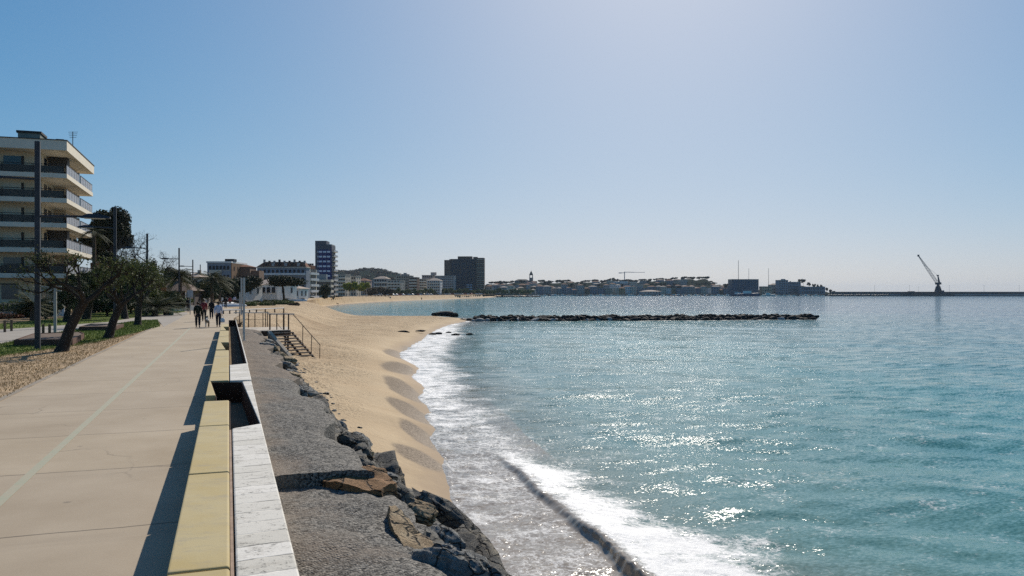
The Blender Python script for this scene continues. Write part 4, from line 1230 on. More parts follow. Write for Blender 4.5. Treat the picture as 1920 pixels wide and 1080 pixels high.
# the big pine behind the balconied building
tree('pine_tree','large dark round crowned pine beside the balconied building',D(205,118,0),zat(388,118),(3.2,3.2,3.6),'pine',34000,.17,41,trunk=.42,clumps=46,crown_z=zat(434,118),lean=(.4,0))
tree('pine_tree','second pine with dark crown showing between balcony ends and the round pine',D(176,120,0),zat(428,120),(2.2,2.2,2.6),'pine',9000,.17,43,trunk=.3,clumps=18)
tree('pine_tree','thin dark pine low between the balcony ends and the big pine',D(190,108,0),zat(466,108),(2.0,2.0,1.2),'pine',3000,.14,44,trunk=.22,clumps=10)
tree('araucaria_tree','thin tiered araucaria pine poking above the dark trees',D(288,150,0),zat(478,150),(1.9,1.9,2.6),'dark',1300,.16,45,trunk=.16,clumps=12,shape='cone')
MID = [ # px, depth, top py, rx(m), kind, leaf n, label
 (150,100,548,3.6,'dark',7000,'dark shrubby tree below the lowest balcony'),
 (185,96,520,2.6,'rust',4200,'reddish brown bush in front of the chimney like rock'),
 (215,88,505,3.0,'olive',5200,'olive green tree behind the second street lamp'),
 (245,90,522,3.4,'olive',6000,'yellowish bush under the leafless tree'),
 (268,104,512,3.2,'rust',4200,'rust tinted tree beside the third street lamp'),
 (200,80,545,3.2,'dark',7000,'low dark shrub behind the kinked leaning tree'),
 (300,100,545,2.6,'olive',5200,'bushy olive green shrub in front of the tiled villa'),
 (318,96,540,2.4,'palm',4200,'spiky green shrub next to the green bin'),
 (280,140,502,5.2,'dark',9000,'wide dark evergreen left of the villa roof'),
 (312,155,497,5.6,'dark',11000,'broad dark evergreen behind the villa roof'),
 (334,165,503,4.4,'pine',8000,'dark evergreen just right of the fourth street lamp'),
 (352,150,523,3.0,'olive',4500,'olive tree behind the notice sign'),
 (376,140,524,3.2,'dark',6000,'dark tree behind the fifth street lamp'),
 (430,185,519,3.8,'dark',7000,'dark tree left of the white villa'),
 (452,190,512,5.6,'pine',8000,'flat topped dark pine below the orange ended building'),
 (418,205,527,3.2,'dark',4200,'dark tree above the pale shirted walker'),
 (468,215,522,4.2,'dark',5200,'dark tree between the two white villas'),
 (340,105,560,2.0,'green',2600,'bright green shrub behind the white garden wall'),
 (60,72,566,1.5,'dark',3000,'dark palm like shrub at the end of the long hedge'),
 (86,74,562,1.6,'dark',3400,'dark conical shrub behind the sign frame'),
]
for i,(px,dp,py,rx,kd,n,lb) in enumerate(MID):
    H=zat(py,dp); rz_=min(H*.46, rx*.95)
    tree('shrub' if H<4.2 else 'tree', lb, D(px,dp,0), H, (rx,rx*.9,rz_), kd, int(n*1.15), .05+dp*.0011, 100+i, trunk=.12+H*.012, clumps=20, cat='shrub' if H<4.2 else 'tree', group='trees behind the lawns')
palm('palm with a full pale green crown right of the fifth street lamp',D(397,120,0),zat(520,120)-.3,3.0,51,34)
palm('palm with dark fronds above the villa behind the fourth street lamp',D(338,118,0),zat(512,118)-.3,2.7,52,30)
palm('short palm with dark fronds hanging at the end of the lowest balconies',D(176,92,0),zat(424,92)-.6,1.7,53,22)
palm('thin palm behind the walkers left of the white villa',D(412,160,0),zat(532,160),2.4,54,26)
palm('spiky low yucca cluster on the lawn by the third street lamp',D(312,84,0),1.2,2.3,55,34,name='yucca',drop=.35,trunk=.3)
palm('spiky dark yucca on the lawn just left of the green bin',D(290,80,0),1.0,2.2,56,32,name='yucca',drop=.3,trunk=.3)
palm('dark palm shrub on the lawn edge below the long hedge',D(62,68,0),1.3,1.9,57,30,name='yucca',drop=.5,trunk=.25)
tree('umbrella_pine','umbrella pine with a wide dark flat crown in front of the mansard building',D(533,205,0),zat(511,205),(5.9,5.4,2.2),'pine',12000,.2,61,trunk=.32,clumps=26,shape='umbrella',lean=(-.5,0))
tree('round_tree','round dark tree standing before the long balcony block',D(608,300,0),zat(531,300),(2.6,2.6,3.0),'dark',2600,.22,62,trunk=.25,clumps=12)

# ------------------------------------------------------------------ planters, sign, walls by the lawn
m_cort = M('brown steel edging', (.115,.062,.045), .8, .3, 3, .2, 20)
m_soil = M('planter boards', (.17,.125,.095), .95, .25, 2.5, .5, 20)
def planter(label, poly, h):
    t_=thing('planter',label,'planter',(0,0,0),0,'low steel planters on the lawn')
    n=len(poly); c=sum((Vector(p) for p in poly),Vector((0,0)))/n
    for i in range(n):
        a=Vector(poly[i]);b_=Vector(poly[(i+1)%n]); d=(b_-a).normalized(); nn=Vector((d.y,-d.x))
        if (a-c).dot(nn)<0: nn=-nn
        link('side_panel',B().prism([tuple(a),tuple(b_),tuple(b_-nn*.05),tuple(a-nn*.05)],0,h),m_cort,t_)
    ins=[tuple(c+(Vector(p)-c)*.97) for p in poly]
    link('top_boards',B().prism(ins,.02,h-.03),m_soil,t_)
planter('long low brown steel planter at the foot of the nearest street lamp',[tuple(P(a,b_,0)[:2]) for a,b_ in ((26,650),(136,648.5),(158,636),(150,632),(62,636))],.30)
planter('second low brown steel planter between the two leaning trees',[tuple(P(a,b_,0)[:2]) for a,b_ in ((148,621),(218,620),(232,614.5),(170,614.5))],.28)
sg = thing('sign_frame','pale post with a lattice name board on top, on the lawn behind the planter','sign',tuple(D(103.5,42.4,0)))
m_pale = M('pale grey painted steel',(.36,.36,.31),.7,.15,3)
link('post',B().box(-.07,.07,-.06,.06,0,2.75),m_pale,sg)
link('board',B().box(-.86,.08,-.02,.02,2.52,2.68),M('dim sign board',(.20,.21,.18),.7,.3,9),sg)
link('top_rail',B().box(-.9,.30,-.035,.035,2.68,2.74),m_pale,sg); link('bottom_rail',B().box(-.9,.30,-.035,.035,2.46,2.52),m_pale,sg)
m_woodp = M('wooden bollard',(.14,.10,.07),.9,.3,5,.4,20)
for px,py,lb in ((9,623,'short wooden bollard leftmost at the path edge'),(21.5,621,'short wooden bollard second from the left at the path edge'),(81,630,'wooden stake at the left end of the planter behind the lamp'),(93,630,'wooden stake beside the sign frame')):
    t_=thing('bollard',lb,'bollard',tuple(P(px,py,0)),0,'wooden posts by the path'); dp=1493*2.4/(py-548)
    h=21/1493*dp
    link('post',B().cyl((0,0,-.1),.075,h+.1,8),m_woodp,t_); link('cap',B().cyl((0,0,h),.085,.03,8),m_woodp,t_)
gw = thing('garden_wall','low white garden wall in front of the balconied building at the left edge','wall')
a=D(-60,70,0);b_=D(66,76,0)
q=[(a.x,a.y),(b_.x,b_.y),(b_.x,b_.y+.3),(a.x,a.y+.3)]
m_wwall=M('white rendered wall',(.62,.58,.50),.9,.12,1.2,.2,30)
link('wall_body',B().prism(q,-.1,.55),m_wwall,gw); link('coping',B().prism([(a.x,a.y-.04),(b_.x+.04,b_.y-.04),(b_.x+.04,b_.y+.34),(a.x,a.y+.34)],.55,.60),m_wwall,gw)
gf = thing('garden_fence','dark railing fence on the low white garden wall','fence')
link('fence_rail',B().tube([(a.x,a.y+.15,1.35),(b_.x,b_.y+.15,1.30)],.03,5),m_lamp,gf); link('fence_rail',B().tube([(a.x,a.y+.15,.80),(b_.x,b_.y+.15,.76)],.03,5),m_lamp,gf)
for i in range(15):
    q=a.lerp(b_,i/14); link('fence_post',B().box(q.x-.03,q.x+.03,q.y+.12,q.y+.18,.6,1.38),m_lamp,gf)
hedge('hedge','trimmed green hedge behind the railing at the left edge',(a.x,a.y+1.2,0),(b_.x-1,b_.y+1.3,0),1.3,1.55,9000,'green',.07,71)
hedge('low_shrub_row','row of low reddish brown plants at the foot of the white garden wall',(a.x,a.y-1.1,0),(b_.x-.3,b_.y-1.2,0),.9,.5,3500,'rust',.06,72)
wf = thing('white_gate','white picket gate and posts between the dark trees near the left','gate',tuple(D(98,80,0)))
m_wp=M('white paint',(.70,.69,.66),.6,.08)
for i in range(8): link('picket',B().box(-.9+i*.22,-.82+i*.22,-.02,.02,.1,1.5+.35*(i%3==2)),m_wp,wf)
link('gate_rail',B().box(-.95,.8,.02,.05,.35,.45),m_wp,wf); link('gate_rail',B().box(-.95,.8,.02,.05,1.15,1.25),m_wp,wf)
link('gate_post',B().box(.85,1.1,-.1,.15,0,2.0),m_wp,wf); link('gate_base',B().box(-1.1,1.4,.1,.3,0,.35),m_wp,wf)
w2 = thing('garden_wall','white garden wall behind the fourth street lamp','wall'); a=D(327,100,0);b_=D(364,104,0)
link('wall_body',B().prism([(a.x,a.y),(b_.x,b_.y),(b_.x,b_.y+.25),(a.x,a.y+.25)],-.1,.62),m_wwall,w2); link('coping',B().prism([(a.x,a.y-.05),(b_.x,b_.y-.05),(b_.x,b_.y+.3),(a.x,a.y+.3)],.62,.68),m_wwall,w2)
bn = thing('litter_bin','green waste bin beside the yuccas','bin',tuple(D(320.5,84,0)))
mg=M('green plastic',(.02,.13,.10),.5,.15,4)
link('body',B().tube([(0,0,0),(0,0,.62)],[.26,.30],12),mg,bn); link('lid',B().tube([(0,0,.62),(0,0,.70),(0,0,.76)],[.33,.31,.1],12),mg,bn)
ns = thing('notice_sign','square pale notice sign on a thin post left of the walkers','sign',tuple(D(356.5,86,0)))
link('post',B().cyl((0,0,0),.045,zat(556,86),8),m_galv,ns); link('panel',B().box(-.27,.27,-.03,.03,zat(557.5,86),zat(545,86)),M('pale sign panel',(.40,.40,.40),.6,.15,4),ns); link('frame',B().box(-.30,.30,.03,.05,zat(558,86),zat(544.5,86)),m_galv,ns)
# ------------------------------------------------------------------ balconied apartment building at the left
m_stone = M('beige travertine', (.58,.48,.34), .85, .10, .7, .15, 20, .004)
m_white = M('white painted slab edge', (.66,.60,.49), .8, .07, .8)
m_soff = M('cream soffit', (.50,.39,.26), .9, .06, .6)
m_shut = M('cream shutters', (.60,.52,.40), .8, .08, 1.0)
m_win = glassmat()
m_frame = M('dark window frame', (.05,.045,.04), .6, .2)
m_brail = M('black railing', (.02,.02,.022), .5, .2)
m_pglass, t, bs = nodes('balcony glass')
bs.inputs['Base Color'].default_value = (.62,.64,.68,1); bs.inputs['Roughness'].default_value = .35
tp = t.nodes.new('ShaderNodeBsdfTransparent'); tp.inputs[0].default_value=(.8,.84,.9,1); tlu = t.nodes.new('ShaderNodeBsdfTranslucent'); tlu.inputs[0].default_value=(.75,.77,.82,1)
m1 = t.nodes.new('ShaderNodeMixShader'); m1.inputs[0].default_value=.5; t.links.new(bs.outputs[0],m1.inputs[1]); t.links.new(tlu.outputs[0],m1.inputs[2])
m2 = t.nodes.new('ShaderNodeMixShader'); m2.inputs[0].default_value=.25; t.links.new(m1.outputs[0],m2.inputs[1]); t.links.new(tp.outputs[0],m2.inputs[2])
t.links.new(m2.outputs[0],t.nodes['Material Output'].inputs[0])
m_smoke = M('smoked railing glass', (.06,.055,.048), .25, .3, .6)
ab = thing('apartment_building','large six storey beige apartment building with stacked white edged balconies at the left edge','building')
XS=-17.7; Y0=104.6; Y1=124.2; XW=-62.0
CX=XS-3.0; CY=Y0+2.3                       # core corner
SL=[zat(p,93) for p in (326.5,372.5,419,465.5,513)]   # tops of the balcony slabs
ROOF=zat(266,93); ROOFB=zat(284,93)
link('core',B().box(XW,CX,CY,Y1-.6,0,ROOFB),m_stone,ab)
link('core',B().box(CX-.01,CX+1.3,CY+7,Y1-2.5,0,ROOFB-.01),m_soff,ab)
def deck(x1,y0,y1,cut):
    """slab plan with a chamfered front corner"""
    return [(XW,y0+.25),(x1-9.0,y0+.25),(x1-1.8,y0),(x1,y0+.05),(x1,y1),(XW,y1)]
o=link('roof_slab',B().prism(deck(XS+.05,Y0-.3,Y1,1.2),ROOFB,ROOF),m_white,ab)
link('roof_edge',B().prism(deck(XS+.12,Y0-.38,Y1+.05,1.2),ROOF+.003,ROOF+.10),m_frame,ab)
for i,zt in enumerate(SL):
    th=.52
    sl_=link('balcony_slab',B().prism(deck(XS,Y0,Y1-.6,1.2),zt-th,zt),m_white,ab)
    # front railing: dark smoked panels under a black rail
    rb=B(); rb.box(XW,XS-.35,Y0+.34,Y0+.37,zt+.10,zt+.88); link('front_panel',rb,m_smoke,ab)
    link('front_rail',B().box(XW,XS-.30,Y0+.31,Y0+.39,zt+1.02,zt+1.09),m_brail,ab)
    for k in range(14):
        x=XS-.4-k*3.1
        if x>XW: link('rail_post',B().box(x-.03,x+.03,Y0+.30,Y0+.40,zt,zt+1.06),m_brail,ab)
    link('downpipe_box',B().box(XS-1.75,XS-1.5,Y0-.05,Y0+.18,zt-.52,zt+.02),m_white,ab)
    # sea side: lit glass panels with posts
    for (ya,yb) in ((Y0+.3,Y0+8.6),(Y0+9.7,Y1-.9)):
        link('glass_panel',B().box(XS-.10,XS-.07,ya,yb,zt+.06,zt+1.0),m_pglass,ab)
        link('side_rail',B().box(XS-.13,XS-.05,ya-.1,yb+.1,zt+1.02,zt+1.09),m_brail,ab)
        nb=5
        for k in range(nb+1):
            y=ya+(yb-ya)*k/nb; link('rail_post',B().box(XS-.14,XS-.06,y-.03,y+.03,zt,zt+1.03),m_brail,ab)
    link('divider',B().box(XS-2.9,XS-.12,Y0+8.85,Y0+9.3,zt,zt+1.35),m_frame,ab)
    # openings of the storey above the slab
    top=(ROOFB if i==0 else SL[i-1]-th)
    for k in range(8):
        x=CX-1.2-k*4.6
        wdw=link('window',B().box(x-2.7,x-.9,CY-.05,CY+.04,zt+.02,top-.55),m_shut if (k*3+i)%4 else m_win,ab)
        link('window_frame',B().box(x-.88,x-.62,CY-.06,CY+.04,zt+.02,top-.5),m_frame,wdw)
    for k,(ya,yb) in enumerate(((1.2,2.6),(3.5,5.2))):
        wdw=link('window',B().box(CX-.04,CX+.05,CY+ya,CY+yb,zt+.02,top-.4),m_win,ab)
        link('window_frame',B().box(CX-.04,CX+.07,CY+yb+.01,CY+yb+.2,zt+.02,top-.4),m_soff,wdw)
    for k in range(2):
        y=CY+8+k*4.2
        wdw=link('window',B().box(CX+1.25,CX+1.34,y,y+2.6,zt+.02,top-.45),m_win,ab); link('window_frame',B().box(CX+1.25,CX+1.36,y+1.25,y+1.35,zt+.02,top-.45),m_frame,wdw)
    if i in (0,3): link('awning',B().box(CX+.2,CX+2.2,CY+2.8,CY+4.2,top-1.15,top-.02),m_frame,ab)
for k in range(5):
    x=CX-1.2-k*5.2
    wdw=link('window',B().box(x-2.9,x-1.2,CY-.05,CY+.04,1.6,3.3),m_win,ab); link('window_frame',B().box(x-3.0,x-1.1,CY-.07,CY-.052,3.3,3.42),m_frame,wdw)
hut=link('roof_hut',B().box(XS-5.6,XS-3.3,Y0+3,Y0+6,ROOF,zat(248.5,93.6)),M('grey green hut',(.20,.22,.19),.9,.15,1),ab); link('hut_cap',B().box(XS-5.75,XS-3.15,Y0+2.85,Y0+6.15,zat(248.5,93.6),zat(244.5,93.6)),m_frame,ab)
link('roof_vent',B().box(XS-1.6,XS-.75,Y0+2.6,Y0+3.6,ROOF+.02,ROOF+.65),m_frame,ab)
an=B(); z1=zat(246,97)
an.tube([(XS-.2,Y0+5,ROOF),(XS-.2,Y0+5,z1)],.045,6)
for k in range(4): an.tube([(XS-.7+.05*k,Y0+5,z1-.1-.22*k),(XS+.35-.05*k,Y0+5,z1-.02-.22*k)],.022,4)
link('aerial',an,m_frame,ab)
rk = thing('brick_chimney','reddish brick pillar beside the lowest balconies below the pine','chimney',tuple(D(188,112,0)))
link('stack',B().box(-1.1,1.1,-1,1,0,zat(493,112)),M('red brick',(.30,.16,.10),.9,.35,3,.5,12),rk); link('cap',B().box(-.7,.7,-.7,.7,zat(493,112),zat(489,112)),m_soff,rk)
# ------------------------------------------------------------------ buildings of the bay
WALLC = {'cream':(.52,.47,.38),'white':(.66,.65,.62),'grey':(.33,.33,.32),'pink':(.48,.36,.30),'ochre':(.42,.30,.16),'tan':(.40,.34,.26),'bluegrey':(.20,.23,.27),'brown':(.19,.12,.085)}
def wallm(c): return M('render '+c, WALLC[c], .9, .12, .25)
m_tile = M('terracotta tiles',(.20,.085,.050),.9,.3,.8,.4,4,.03)
m_tile2 = M('pale weathered tiles',(.42,.33,.26),.9,.25,.8,.4,4,.03)
m_fl = M('flat roof gravel',(.30,.29,.27),.95,.15,.3)
m_dark = M('dark opening',(.022,.024,.030),.35,.3,.5)
def corner(pxl, pxc, pxr, depth, a):
    a = math.radians(a); d0=depth; R0=(pxc-960)/F*d0; tl=(pxl-960)/F; tr=(pxr-960)/F
    w_=(R0-tl*d0)/(math.cos(a)-tl*math.sin(a)); L=(R0-tr*d0)/(math.sin(a)+tr*math.cos(a))
    return D(pxc,depth,0), w_, abs(L), a-TH
def grid_windows(root, m, xs, zs, ww, wh, face, off, frame=None):
    """one window object per opening, all sharing a mesh; face 'f' front (y=off) or 's' side (x=off)"""
    me = B().box(-ww/2,ww/2,-.06,.10,0,wh).mesh('window') if face=='f' else B().box(-.10,.06,-ww/2,ww/2,0,wh).mesh('window')
    fr = None
    if frame:
        fr=(B().box(-ww/2-.1,ww/2+.1,-.16,.0,-.14,-.02) if face=='f' else B().box(0,.16,-ww/2-.1,ww/2+.1,-.14,-.02)).mesh('sill')
    for x in xs:
        for z in zs:
            o=link('window',me,m,root,(x,off,z) if face=='f' else (off,x,z))
            if fr: link('sill',fr,frame,o)
def lin(a,b,n): return [a+(b-a)*(i+.5)/n for i in range(n)]
def roof_hip(b, x0,x1,y0,y1,z,h,ov=.4,ridge=.35):
    x0-=ov;x1+=ov;y0-=ov;y1+=ov; cy=(y0+y1)/2; r=(x1-x0)*ridge/1.0; cx=(x0+x1)/2; hw=max(.1,(x1-x0)/2-(y1-y0)/2*.8)
    vs=[(x0,y0,z),(x1,y0,z),(x1,y1,z),(x0,y1,z),(cx-hw,cy,z+h),(cx+hw,cy,z+h)]
    return b.add(vs,[(0,1,5,4),(1,2,5),(2,3,4,5),(3,0,4),(3,2,1,0)])

# white building with orange end
c,w_,L,rz=corner(388.5,433,462,300,4)
r=thing('apartment_block','pale grey block with an orange brown end wall, left of the mansard building','building',tuple(c),rz)
zt=zat(490,300)
link('wall',B().box(-w_,0,0,L,0,zt-.6),wallm('bluegrey'),r); link('end_wall',B().box(.01,.25,0.02,L,0,zt-.65),M('orange brown render',(.15,.088,.048),.9,.2,.5),r)
link('parapet',B().box(-w_-.3,.3,-.3,L+.2,zt-.6,zt),wallm('white'),r)
link('roof_hut',B().box(-w_*.32,w_*.06,2,6,zt,zat(485.5,302)),m_dark,r)
for z in (zt-4.2,zt-7.6,zt-11): link('balcony',B().box(-w_+1,-3.4,-1.0,0,z-.2,z+.9),wallm('cream'),r)
grid_windows(r,m_dark,lin(-w_+.4,-.4,6),[zt-3.2,zt-6.6,zt-10],.9,1.5,'f',-.02,m_white)
grid_windows(r,m_dark,lin(1,L-1,4),[zt-3.4,zt-6.8,zt-10],1.0,1.5,'s',.27)
r2=thing('apartment_block','stepped brown block with red roof edge adjoining the orange end wall','building',tuple(D(461,312,0)),rz)
link('wall',B().box(-3.6,1.6,0,10,0,zat(500,312)),wallm('brown'),r2); link('roof',roof_hip(B(),-3.6,1.6,0,10,zat(500,312),.9),m_tile,r2); link('lower_wall',B().box(1.6,4.6,2,10,0,zat(507,312)),wallm('brown'),r2)
grid_windows(r2,m_dark,lin(-3.2,1.2,3),[7.5],.9,1.3,'f',-.02)
# mansard building
c,w_,L,rz=corner(482,574,581,335,-2)
r=thing('mansard_building','long pale building with a red brown mansard roof left of the blue tower','building',tuple(c),rz)
ze=zat(502,335); zr=zat(491.5,340)
link('wall',B().box(-w_,0,0,L,0,ze),wallm('bluegrey'),r)
link('cornice',B().box(-w_-.3,.3,-.4,L+.2,ze,ze+.35),wallm('cream'),r)
b=B(); vs=[(-w_-.2,-.2,ze+.36),(.0,-.2,ze+.36),(.0,L,ze+.36),(-w_-.2,L,ze+.36),(-w_+2.6,1.6,zr),(-1.2,1.6,zr),(-1.2,L-1.5,zr),(-w_+2.6,L-1.5,zr)]
rf=link('roof',b.add(vs,[(0,1,5,4),(1,2,6,5),(2,3,7,6),(3,0,4,7),(4,5,6,7)]),m_tile,r)
for k in range(9): link('chimney',B().box(-w_+2.2+k*2.15,-w_+2.9+k*2.15,1.3,2.2,zr-1.2,zr+.5+.5*(k%3==0)),m_dark if k%2 else wallm('grey'),rf)
for k in range(6): link('dormer',B().box(-w_+3.5+k*2.7,-w_+4.6+k*2.7,-.1,1.4,ze+.7,ze+2.0),wallm('grey') if k%2 else m_dark,rf)
for z in (ze-.9,ze-4.4,ze-7.6): link('balcony',B().box(-w_+.3,-.3,-1.1,0,z-2.2,z-1.3),wallm('white'),r)
grid_windows(r,m_dark,lin(-w_+.5,-.5,11),[ze-2.4,ze-5.7,ze-8.9,ze-12],.95,1.6,'f',-.02,m_white)
# stepped block with many balconies
c,w_,L,rz=corner(573,581,594,345,-6)
r=thing('balcony_block','narrow stepped block with white curved balconies between the mansard building and the blue tower','building',tuple(c),rz)
zt=zat(496,345)
link('wall',B().box(-w_,0,0,L,0,zt-2),wallm('cream'),r); link('roof',B().box(-w_,0,0,L*.8,zt-2,zt-.3),m_tile,r)
for k in range(6):
    z=zt-3.4-k*2.55
    link('balcony',B().box(-w_-.2,1.1,-1.1,L,z-1.0,z),wallm('white'),r)
    grid_windows(r,m_dark,lin(1,L-1,3),[z+.1],1.6,1.4,'s',.02); grid_windows(r,m_dark,[-w_/2],[z+.1],1.3,1.4,'f',-.02)
for k in range(3): link('chimney',B().box(-w_+.3+k,-w_+.9+k,1,2,zt-.3,zt+.5),m_dark,r)
# low modern slab block
c,w_,L,rz=corner(589,619,622.5,380,0)
r=thing('slab_block','low modern block of pale slabs and dark bands at the foot of the blue tower','building',tuple(c),rz)
zt=zat(514,380)
link('wall',B().box(-w_,0,0,L,0,zt-2.6),m_dark,r); link('roof_storey',B().box(-w_+.6,-2,1.2,L-1,zt-2.6,zt),wallm('grey'),r)
for k in range(5):
    z=zt-2.6-k*2.5
    link('balcony',B().box(-w_-.2,.8,-1.2,L,z-1.15,z-.0),wallm('cream'),r); grid_windows(r,glassmat(),lin(-w_+.5,-.5,6),[z-2.3],1.5,1.1,'f',-.03)
# blue tower
c,w_,L,rz=corner(591,622,629,450,3)
r=thing('tower_block','tall blue panelled tower block with rows of white windows','tower',tuple(c),rz)
zt=zat(459.5,450); m_blue=M('blue panels',(.014,.027,.125),.6,.2,.4); m_cnc=M('dark blue grey concrete',(.075,.092,.12),.85,.12,.3)
link('wall',B().box(-w_,0,0,L,0,zt),m_cnc,r); link('lift_core',B().box(-w_-.02,-w_+6.3,-.1,L*.8,zt,zat(451.5,450)),m_cnc,r); link('roof_rail',B().box(-w_+6.4,-.1,.2,L-.3,zt,zt+.5),wallm('grey'),r)
for k,x in enumerate(lin(-w_+1.9,-.6,3)): link('panel_strip',B().box(x-1.15,x+1.15,-.12,-.01,6,zt-2.6),m_blue,r)
m_wlit=M('white window blinds',(.62,.66,.74),.6,.08)
grid_windows(r,m_wlit,lin(-w_+1.9,-.6,3),[zt-4.3-k*2.72 for k in range(10)],1.75,.95,'f',-.16)
grid_windows(r,m_wlit,[-w_+1.55],[zt-4.3-k*2.72 for k in range(10)],.5,.95,'f',-.03)
link('side_band',B().box(-.55,-.02,-.16,-.01,4,zt-1),m_blue,r)
for k in range(11):
    z=zt-3.6-k*2.72
    bl=link('balcony',B().box(.02,1.5,.2,L-.1,z-.25,z),m_white,r); link('railing',B().box(1.42,1.5,.2,L-.1,z,z+.9),m_pglass,bl)
    grid_windows(r,m_dark,lin(.5,L-.4,3),[z+.1],1.4,1.7,'s',.03)
# villas
def villa(label,px0,px1,py_e,py_r,depth,roofm,wall,a=4,dy=9,wins=5):
    x=(px1-px0)/F*depth; c=D(px0,depth,0); r=thing('villa',label,'house',tuple(c),math.radians(a)-TH)
    ze=zat(py_e,depth); zr=zat(py_r,depth+dy/2)
    link('wall',B().box(0,x,0,dy,0,ze),wall,r); rf=link('roof',roof_hip(B(),0,x,0,dy,ze,zr-ze,.6),roofm,r)
    link('chimney',B().box(x*.62,x*.62+.7,dy*.4,dy*.4+.7,ze+.3,zr+.6),wall,rf)
    grid_windows(r,m_dark,lin(.3,x-.3,wins),[ze-2.3]+([ze-5.0] if ze>5.2 else []),1.0,1.5,'f',-.02,m_white)
    grid_windows(r,m_dark,lin(.6,dy-.6,2),[ze-2.3],1.0,1.5,'s',x+.02)
    return r,x,ze
r,x,ze=villa('dark walled villa with a low brown tiled roof and white window posts behind the yuccas',268,352,545,522.5,128,M('brown roof tiles',(.15,.105,.08),.9,.3,.8,.4,4,.03),M('dark shaded timber',(.06,.045,.04),.9,.2,1),a=10,dy=10,wins=6)
for k in range(5): link('porch_post',B().box(.7+k*1.5,.86+k*1.5,-1.3,-1.14,0,ze-.1),m_wp,r)
link('porch_roof',B().box(.2,x-.2,-1.6,0,ze-.12,ze),m_tile2,r)
r,x,ze=villa('white villa with a wide pale low pitched roof and dark eave left of the poles',424,462,533.5,527,198,m_tile2,wallm('white'),a=-6,dy=10,wins=3)
link('canopy',B().box(.2,x*.55,-2.2,0,ze-.6,ze-.35),m_dark,r)
r,x,ze=villa('white villa with a pale hipped roof beneath the umbrella pine',469,523,533,521,214,m_tile2,wallm('white'),a=-10,dy=12,wins=5)
link('wing',B().box(x*.1,x*.42,-2.6,0,0,ze-1.0),wallm('white'),r); link('wing_roof',B().box(x*.06,x*.45,-2.9,0,ze-1.0,ze-.75),m_tile2,r)
villa('small pale house behind the fifth street lamp and the palms',344,372,519,511,190,m_tile2,wallm('cream'),a=3,dy=8,wins=3)
villa('pale house with a long low roof between the umbrella pine and the balcony block',528,562,541,535,250,m_tile2,wallm('white'),a=-6,dy=8,wins=4)
# generic blocks across the bay
def block(label,px0,px1,py,depth,col,floors,cols,a=-4,dy=12,balc=0,roof='flat',hut=None,name='apartment_block',z0=0,side=True,wm=None):
    x=(px1-px0)/F*depth; r=thing(name,label,'building',tuple(D(px0,depth,z0)),math.radians(a)-TH)
    zt=zat(py,depth)-z0; fh=zt/floors
    link('wall',B().box(0,x,0,dy,-3,zt),wallm(col) if isinstance(col,str) else col,r)
    if roof=='flat': link('roof',B().box(-.2,x+.2,-.2,dy+.2,zt,zt+.45),m_fl,r)
    elif roof=='tile': link('roof',roof_hip(B(),0,x,0,dy,zt,min(2.4,x*.2),.4),m_tile,r)
    elif roof=='pale': link('roof',roof_hip(B(),0,x,0,dy,zt,min(2.2,x*.2),.4),m_tile2,r)
    if hut:
        h0,h1,hp=hut; link('roof_hut',B().box((h0-px0)/F*depth,(h1-px0)/F*depth,2,6,zt+.3,zat(hp,depth)-z0),wallm(col) if isinstance(col,str) else col,r)
    zs=[fh*k+fh*.28 for k in range(floors)]
    if balc:
        for k in range(1,floors): link('balcony',B().box(x*.04,x*.96,-balc,0,fh*k-.15,fh*k+.9),m_white,r)
    grid_windows(r,wm or m_dark,lin(x*.05,x*.95,cols),zs,min(1.5,x/cols*.55),fh*.5,'f',-.02)
    if side: grid_windows(r,m_dark,lin(1,dy-1,2),zs,1.2,fh*.5,'s',x+.02)
    return r
block('cream block with balconies just right of the blue tower',630,648,515.5,500,'cream',6,4,balc=1.0)
block('long cream block with a plain end behind the lime green trees',646,668,518,520,'cream',5,5)
block('low brown pink house right of the long cream block',667,690,526,600,'pink',4,4,roof='tile')
block('grey flat block with a bright white roof terrace',700,727,522.5,660,'grey',4,5,roof='pale',balc=.8)
block('low grey block below the hill left of the white roof terrace',684,704,526,690,'bluegrey',3,4)
block('pale block with dark recessed balconies in the middle of the bay front',726,752,526,640,'cream',5,4,balc=1.2,a=-8)
block('tall grey tan block with a roof hut in the middle of the bay front',742,771,517.5,720,'tan',7,6,hut=(744,750,512.5))
block('brown balcony block with deep dark bands beside the tall grey tan block',767,782,520.5,700,'brown',6,3,balc=1.4)
block('ochre grey block at the right of the brown balcony block',781,800,523.5,760,'tan',6,4,balc=.8)
block('pinkish block with a pale square stair tower',791,812,516.5,820,'pink',7,5,hut=(807,817,510.5))
block('dark grey ribbed block left of the big dark tower',808,853,517.5,860,'grey',8,11,wm=m_dark,a=-2)
block('pale stepped block in front of the dark grey ribbed block',800,826,526,740,'white',5,6,balc=.9,roof='pale')
block('small domed grey block on the skyline with a roof hut',752,764,514.5,900,'grey',8,3,hut=(756,761,511.5))
